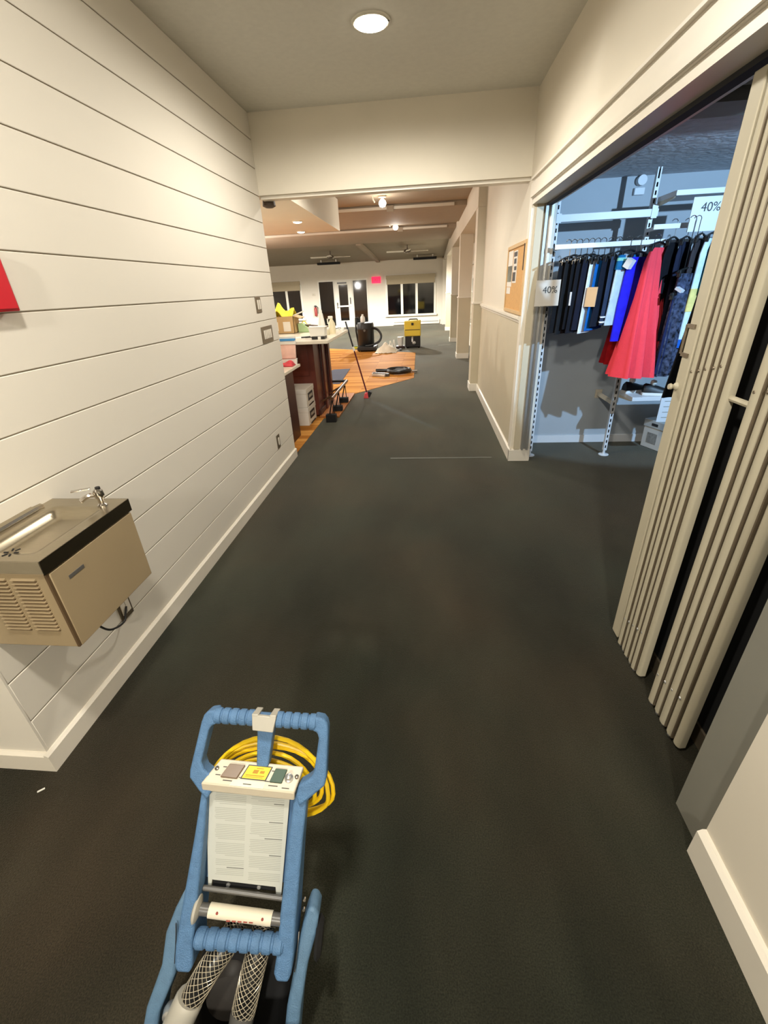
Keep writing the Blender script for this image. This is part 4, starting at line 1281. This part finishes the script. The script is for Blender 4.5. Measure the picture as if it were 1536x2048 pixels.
def mbox(u0, u1, v0, v1, n0, n1):
    return MB().prism([P(u0, v0, n0), P(u1, v0, n0), P(u1, v1, n0), P(u0, v1, n0)], Mn * (n1 - n0))


mc = thing('carpet_machine', 'blue upright carpet cleaning machine with control panel in the foreground', 'machine', (-0.36, 0.18, 0))
# D shaped handle frame: two moulded arms
obj('handle_arm', MB().prism(PP([(-0.106, -0.015), (-0.124, -0.012), (-0.132, -0.002), (-0.136, 0.012), (-0.150, 0.112), (-0.149, 0.128), (-0.127, 0.153), (-0.108, 0.170), (-0.098, 0.150), (-0.092, 0.122), (-0.108, 0.118), (-0.121, 0.109), (-0.128, 0.094), (-0.118, 0.028), (-0.113, 0.018), (-0.104, 0.016)], -0.024), Mn * 0.036), BLUE, mc, 0.008, seg=3)
obj('handle_arm', MB().prism(PP([(0.106, -0.015), (0.126, -0.012), (0.134, -0.004), (0.138, 0.008), (0.142, 0.108), (0.140, 0.126), (0.106, 0.157), (0.088, 0.172), (0.080, 0.150), (0.084, 0.128), (0.100, 0.118), (0.110, 0.110), (0.115, 0.096), (0.119, 0.030), (0.114, 0.018), (0.104, 0.016)], -0.024), Mn * 0.036), BLUE, mc, 0.008, seg=3)


def ribbed(u0, u1, v, n, r, k):
    pts, rr = [], []
    step = (u1 - u0) / k
    for i in range(k):
        for t_, f in ((0.0, 0.84), (0.08, 0.86), (0.16, 1.0), (0.5, 1.03), (0.84, 1.0), (0.92, 0.86)):
            pts.append(P(u0 + (i + t_) * step, v, n))
            rr.append(r * f)
    pts.append(P(u1, v, n))
    rr.append(r * 0.84)
    return MB().tube(pts, rr, 14)


g = MB()
q = ribbed(-0.112, -0.022, 0.0, 0, 0.0165, 5)
g.add(q.v, q.f)
q = ribbed(0.022, 0.112, 0.0, 0, 0.0165, 5)
g.add(q.v, q.f)
g.cyl(P(-0.03, 0, 0), P(0.03, 0, 0), 0.013, 12)
obj('grip', g, BLUE, mc)
cl = MB()
cl.prism(PP([(-0.026, -0.014), (0.026, -0.012), (0.022, 0.020), (-0.022, 0.018)], 0.012), Mn * 0.010)
cl.prism(PP([(-0.026, -0.016), (-0.012, -0.016), (-0.012, -0.010), (-0.026, -0.010)], -0.02), Mn * 0.042)
cl.prism(PP([(0.012, -0.016), (0.026, -0.016), (0.026, -0.010), (0.012, -0.010)], -0.02), Mn * 0.042)
obj('grip_clip', cl, GREYP, mc, 0.0015)
obj('centre_post', MB().prism(PP([(-0.019, 0.012), (0.018, 0.012), (0.0125, 0.104), (-0.0125, 0.104)], -0.034), Mn * 0.030), BLUE, mc, 0.003)
# legs: deep moulded rails that thicken downwards and end rounded
for sgn, o_ in ((-1, [(-0.124, 0.15), (-0.130, 0.25), (-0.142, 0.40), (-0.147, 0.47), (-0.145, 0.505), (-0.139, 0.520)]), (1, [(0.104, 0.15), (0.101, 0.25), (0.100, 0.40), (0.101, 0.47), (0.099, 0.51), (0.094, 0.525)])):
    vs, fs = [], []
    for (u_, v_) in o_:
        wd = (0.013 + 0.072 * (v_ - 0.15)) if sgn < 0 else 0.029 + 0.02 * (v_ - 0.15)
        if v_ > 0.515: wd -= 0.012
        dp = 0.030 + 0.20 * min(v_ - 0.15, 0.25)
        i_ = u_ - sgn * wd
        a, b_ = (u_, i_) if sgn < 0 else (i_, u_)
        for uu, nn in ((a, -dp), (b_, -dp), (b_, 0.003), (a, 0.003)):
            vs.append(P(uu, v_, nn))
    for i in range(len(o_) - 1):
        for k in range(4):
            l = (k + 1) % 4
            fs.append((i * 4 + l, i * 4 + k, (i + 1) * 4 + k, (i + 1) * 4 + l))
    fs.append((0, 1, 2, 3))
    e_ = (len(o_) - 1) * 4
    fs.append((e_ + 3, e_ + 2, e_ + 1, e_))
    obj('leg', MB().add(vs, fs), BLUE, mc, 0.006, seg=3)
# control panel: flat top tilted towards viewer with a front lip
cp = MB()
tl, tr, br_, bl_ = P(-0.093, 0.095, -0.012), P(0.089, 0.100, -0.012), P(0.078, 0.138, 0.022), P(-0.120, 0.131, 0.022)
nrm = (tr - tl).cross(bl_ - tl).normalized()
if nrm.dot(Mn) < 0: nrm = -nrm
cp.prism([tl, tr, br_, bl_], -nrm * 0.014)
lip = MB().prism([bl_, br_, br_ - nrm * 0.016 + Mv * 0.011, bl_ - nrm * 0.016 + Mv * 0.011], -Mn * 0.012)
cp.add(lip.v, lip.f)
cpo = obj('control_panel', cp, BEIGEP, mc, 0.003)


def onp(a, b_, h=0.0):
    """point on the panel: a across 0..1, b down 0..1"""
    return tl.lerp(tr, a).lerp(bl_.lerp(br_, a), b_) + nrm * h


def pbox(a0, a1, b0, b1, h0, h1):
    return MB().prism([onp(a0, b0, h0), onp(a1, b0, h0), onp(a1, b1, h0), onp(a0, b1, h0)], nrm * (h1 - h0))


obj('rocker_switch', pbox(0.155, 0.335, 0.20, 0.72, -0.002, 0.006), SWBRN, cpo, 0.001)
obj('label_border', pbox(0.365, 0.65, 0.14, 0.70, -0.001, 0.0006), LABELK, cpo)
obj('warning_label', pbox(0.378, 0.637, 0.18, 0.66, 0.0005, 0.0012), YELL, cpo)
wl_ = MB()
for a0, a1, b0, b1 in ((0.46, 0.52, 0.32, 0.46), (0.40, 0.61, 0.52, 0.555), (0.48, 0.56, 0.24, 0.27), (0.54, 0.59, 0.34, 0.44), (0.40, 0.60, 0.59, 0.61)):
    q = pbox(a0, a1, b0, b1, 0.0011, 0.0015)
    wl_.add(q.v, q.f)
obj('label_print', wl_, mat('label_brown', (180, 130, 20), 0.6, var=0), cpo)
obj('paper_label', pbox(0.30, 0.66, 0.74, 0.98, -0.001, 0.0005), mat('label_cream', (222, 214, 190), 0.5, var=0), cpo)
obj('green_switch', pbox(0.695, 0.83, 0.20, 0.72, -0.002, 0.005), SWGRN, cpo, 0.001, label='dark green rocker switch')
obj('knob', MB().lathe([(0.010, -0.002), (0.009, 0.004), (0.006, 0.006), (0.005, 0.014), (0.002, 0.016)], onp(0.885, 0.50), nrm, 14), ALU, cpo)
for a, b_ in ((0.045, 0.40), (0.965, 0.42)):
    obj('screw', MB().lathe([(0.0048, -0.001), (0.0048, 0.0012), (0.002, 0.002)], onp(a, b_), nrm, 10), CHROME, cpo)
tx = MB()
for a0, a1, b0 in ((0.10, 0.14, 0.30), (0.08, 0.135, 0.62), (0.20, 0.30, 0.80), (0.345, 0.362, 0.64), (0.66, 0.69, 0.28), (0.64, 0.69, 0.68), (0.70, 0.80, 0.82), (0.85, 0.93, 0.86), (0.43, 0.52, 0.86)):
    q = pbox(a0, a1, b0, b0 + 0.03, 0.0002, 0.0008)
    tx.add(q.v, q.f)
obj('panel_print', tx, PRINTD, cpo)
# instruction sheet, recessed between the legs


def sn(v):
    return -0.012 - 0.028 * (v - 0.153) / 0.22


def SP(u, v, h=0.0):
    return P(u, v, sn(v) + h)


SNN = Mu.cross(SP(0, 1) - SP(0, 0)).normalized()
if SNN.dot(Mn) < 0: SNN = -SNN


def sbox(u0, u1, v0, v1, h0, h1):
    return MB().prism([SP(u0, v0, h0), SP(u1, v0, h0), SP(u1, v1, h0), SP(u0, v1, h0)], SNN * (h1 - h0))


sh = MB()
sh.prism([SP(*q) for q in [(-0.114, 0.146), (0.058, 0.152), (0.064, 0.160), (0.0585, 0.384), (0.055, 0.387), (0.047, 0.385), (0.045, 0.369), (-0.095, 0.362), (-0.096, 0.376), (-0.103, 0.377), (-0.119, 0.152)]], SNN * 0.002)
sho = obj('instruction_sheet', sh, PAPER, mc)
rnd = random.Random(11)
ln, lnb = MB(), MB()
for colu in (0, 1):
    v = 0.160
    while v < 0.355:
        f = (v - 0.15) / 0.2
        left = (-0.100 + 0.012 * f) if colu == 0 else (-0.020 + 0.003 * f)
        right = (-0.030 + 0.003 * f) if colu == 0 else 0.053
        run = rnd.randint(4, 9)
        if rnd.random() < 0.45:
            q = sbox(right - 0.034 * rnd.uniform(0.6, 1.2), right, v + 0.0012, v + 0.0034, 0.0018, 0.0022)
            lnb.add(q.v, q.f)
        v += 0.006
        for k in range(run):
            if v > 0.357: break
            a = left + (right - left) * (rnd.uniform(0, 0.35) if k == run - 1 else rnd.uniform(0, 0.04))
            q = sbox(a, right, v, v + 0.0011, 0.0018, 0.0022)
            ln.add(q.v, q.f)
            v += 0.0039
obj('small_print', ln, mat('pale_print', (160, 162, 154), 0.7, var=0), sho)['kind'] = 'stuff'
obj('print_heading', lnb, mat('mid_print', (120, 122, 116), 0.7, var=0), sho)['kind'] = 'stuff'
obj('sheet_clamp', sbox(-0.095, 0.045, 0.356, 0.380, -0.008, -0.0015), BLACKM, mc, 0.001)
for u_ in (-0.060, 0.008):
    obj('clamp_screw', MB().lathe([(0.005, 0), (0.004, 0.003)], SP(u_, 0.374, -0.0015), Mn, 10), ALU, mc)
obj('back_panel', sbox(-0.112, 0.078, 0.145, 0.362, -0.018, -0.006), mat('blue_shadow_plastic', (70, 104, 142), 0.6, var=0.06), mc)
obj('cross_bar', MB().cyl(P(-0.130, 0.374, -0.03), P(0.085, 0.387, -0.03), 0.0055, 10), DGREY, mc)
ax = obj('axle', MB().cyl(P(-0.112, 0.402, -0.01), P(0.085, 0.414, -0.01), 0.0115, 14), DGREY, mc)
obj('disc', MB().lathe([(0.022, 0), (0.026, 0.003), (0.024, 0.007), (0.012, 0.012)], P(-0.117, 0.402, -0.01), P(0.085, 0.414, 0) - P(-0.112, 0.402, 0), 22), GREYP, ax)
st = MB().cyl(P(-0.086, 0.4036, -0.01), P(0.048, 0.4118, -0.01), 0.0135, 18)
sto = obj('sticker_band', st, mat('sticker_cream', (216, 206, 184), 0.5, var=0.05), ax)
sp = MB()
for u_ in (-0.066, 0.030):
    sp.cyl(P(u_, 0.4045 + (u_ + 0.086) * 0.06 - 0.006, 0.0), P(u_, 0.4045 + (u_ + 0.086) * 0.06 - 0.006, 0.0032), 0.0028, 8)
for k in range(5):
    q = mbox(-0.045 + 0.012 * k, -0.037 + 0.012 * k, 0.411, 0.413, -0.002, 0.0042)
    sp.add(q.v, q.f)
obj('sticker_print', sp, mat('sticker_red', (150, 70, 60), 0.6, var=0), ax)
obj('lower_grip', ribbed(-0.108, 0.078, 0.458, -0.008, 0.0185, 8), BLUE, mc)
# outer side arms
for sgn, pol, st_ in ((-1, [(-0.150, 0.382), (-0.166, 0.420), (-0.181, 0.470), (-0.183, 0.535), (-0.206, 0.620), (-0.212, 0.700), (-0.180, 0.700), (-0.176, 0.625), (-0.152, 0.550), (-0.150, 0.470), (-0.140, 0.405)], -0.155),
                      (1, [(0.122, 0.398), (0.136, 0.398), (0.145, 0.412), (0.143, 0.450), (0.129, 0.515), (0.122, 0.600), (0.121, 0.700), (0.090, 0.700), (0.092, 0.600), (0.100, 0.530), (0.106, 0.470), (0.114, 0.425)], 0.108)):
    obj('side_arm', MB().prism(PP(pol, -0.085), Mn * 0.060), BLUE2, mc, 0.007, seg=3)
    obj('side_strip', MB().tube(bez([P(st_ - 0.002, 0.44, -0.018), P(st_ - sgn * 0.002, 0.47, -0.016), P(st_ - sgn * 0.004, 0.52, -0.018)], 5), 0.0014, 6), CHROME, mc)
obj('side_pad', MB().lathe([(0.035, 0), (0.04, 0.006), (0.03, 0.014)], P(0.142, 0.47, -0.045), Mu, 18), BLACKM, mc)
for v_ in (0.375, 0.395):
    obj('cable_tip', MB().lathe([(0.0035, 0), (0.003, 0.006)], P(0.113, v_, -0.02), Mn, 8), CHROME, mc)


def hose(pts, r, cuff_pts, cuff_r, cmat):
    path = bez(pts, 16)
    h = obj('hose', MB().tube(path, r, 16), HOSEB, mc)
    br2 = MB()
    m_ = len(path)
    for sgn in (-1, 1):
        for k in range(12):
            q = []
            prev = None
            for i, p in enumerate(path):
                t_ = (path[min(i + 1, m_ - 1)] - path[max(i - 1, 0)]).normalized()
                a = (Mn - t_ * Mn.dot(t_)).normalized()
                b_ = t_.cross(a)
                th = 2 * pi * k / 12 + sgn * i * 0.19
                q.append(p + (a * cos(th) + b_ * sin(th)) * (r + 0.0008))
            br2.tube(q, 0.0007, 4, caps=False)
    bo = obj('braid_sleeve', br2, BRAID, h)
    bo['kind'] = 'stuff'
    cpth = bez(cuff_pts, 4)
    obj('cuff', MB().tube(cpth, [cuff_r * 0.94] + [cuff_r] * (len(cpth) - 1), 18), cmat, h)


hose([P(-0.030, 0.455, -0.05), P(-0.048, 0.482, -0.026), P(-0.078, 0.525, -0.012), P(-0.112, 0.590, -0.012)], 0.0235,
     [P(-0.108, 0.574, -0.010), P(-0.122, 0.61, -0.008), P(-0.148, 0.68, -0.010)], 0.030, GREYP)
hose([P(0.026, 0.455, -0.045), P(0.022, 0.485, -0.022), P(0.013, 0.54, -0.012), P(0.004, 0.60, -0.012)], 0.0235,
     [P(0.004, 0.592, -0.010), P(0.0, 0.64, -0.010), P(-0.004, 0.69, -0.012)], 0.025, DGREY)
obj('inner_housing', mbox(-0.125, 0.085, 0.56, 0.74, -0.17, -0.09), BLACKM, mc, 0.02, seg=3)
obj('drive_cover', MB().lathe([(0.050, 0), (0.052, 0.02), (0.045, 0.035), (0.002, 0.04)], P(-0.045, 0.62, -0.092), Mn, 24), mat('cover_dark', (52, 48, 44), 0.5), mc)
obj('motor_cap', MB().lathe([(0.014, 0), (0.016, 0.01), (0.012, 0.024), (0.002, 0.026)], P(-0.150, 0.615, -0.03), Mn, 14), ALU, mc)
obj('hose_clamp', MB().cyl(P(-0.012, 0.486, -0.04), P(0.004, 0.492, -0.04), 0.006, 10), CHROME, mc)
# base below the frame
bz_ = MB().box(-0.56, -0.20, -0.28, 0.24, 0.03, 0.17)
obj('base_shroud', bz_, BLACK, mc, 0.03, seg=3)
obj('base_hood', MB().box(-0.54, -0.22, -0.24, 0.20, 0.17, 0.23), BLUE2, mc, 0.02)
for sx in (-0.60, -0.20):
    obj('wheel', MB().cyl((sx, 0.16, 0.06), (sx + 0.04, 0.16, 0.06), 0.06, 20), BLACKM, mc)

# yellow cord coil hung on the machine
t = thing('power_cord', 'coiled yellow power cord hung behind the blue handle', 'cord', tuple(P(0.02, 0.15, -0.05)))
strand = []
loops = [(0.145, 0.128, 0.008, 0.186, -0.060), (0.134, 0.112, 0.008, 0.183, -0.052), (0.140, 0.106, 0.014, 0.187, -0.070), (0.120, 0.092, 0.004, 0.180, -0.058), (0.106, 0.074, 0.006, 0.180, -0.050), (0.092, 0.060, 0.002, 0.178, -0.062), (0.090, 0.058, 0.0, 0.178, -0.06)]
NL = 34
for li, (a_, b2, cu_, cv_, nn) in enumerate(loops):
    nx_ = loops[min(li + 1, len(loops) - 1)]
    for k in range(NL):
        f = k / NL
        th = -pi / 2 + pi * 0.9 + 2 * pi * f
        A_, B_, U_, V_, N_ = (loops[li][q] * (1 - f) + nx_[q] * f for q in range(5))
        w_ = 0.003 * sin(3 * th + li * 2)
        strand.append(P(U_ + (A_ + w_) * cos(th), V_ + (B_ + w_) * sin(th) * (1.0 if sin(th) < 0 else 0.62), N_ - (0.03 if sin(th) > 0 else 0) * abs(sin(th))))
obj('strand', MB().tube(strand, 0.0050, 8), YELC, t)
obj('tie', MB().tube([P(0.0, 0.055, -0.090), P(0.0, 0.075, -0.040), P(0.0, 0.12, -0.042)], 0.004, 6), BLACK, t)
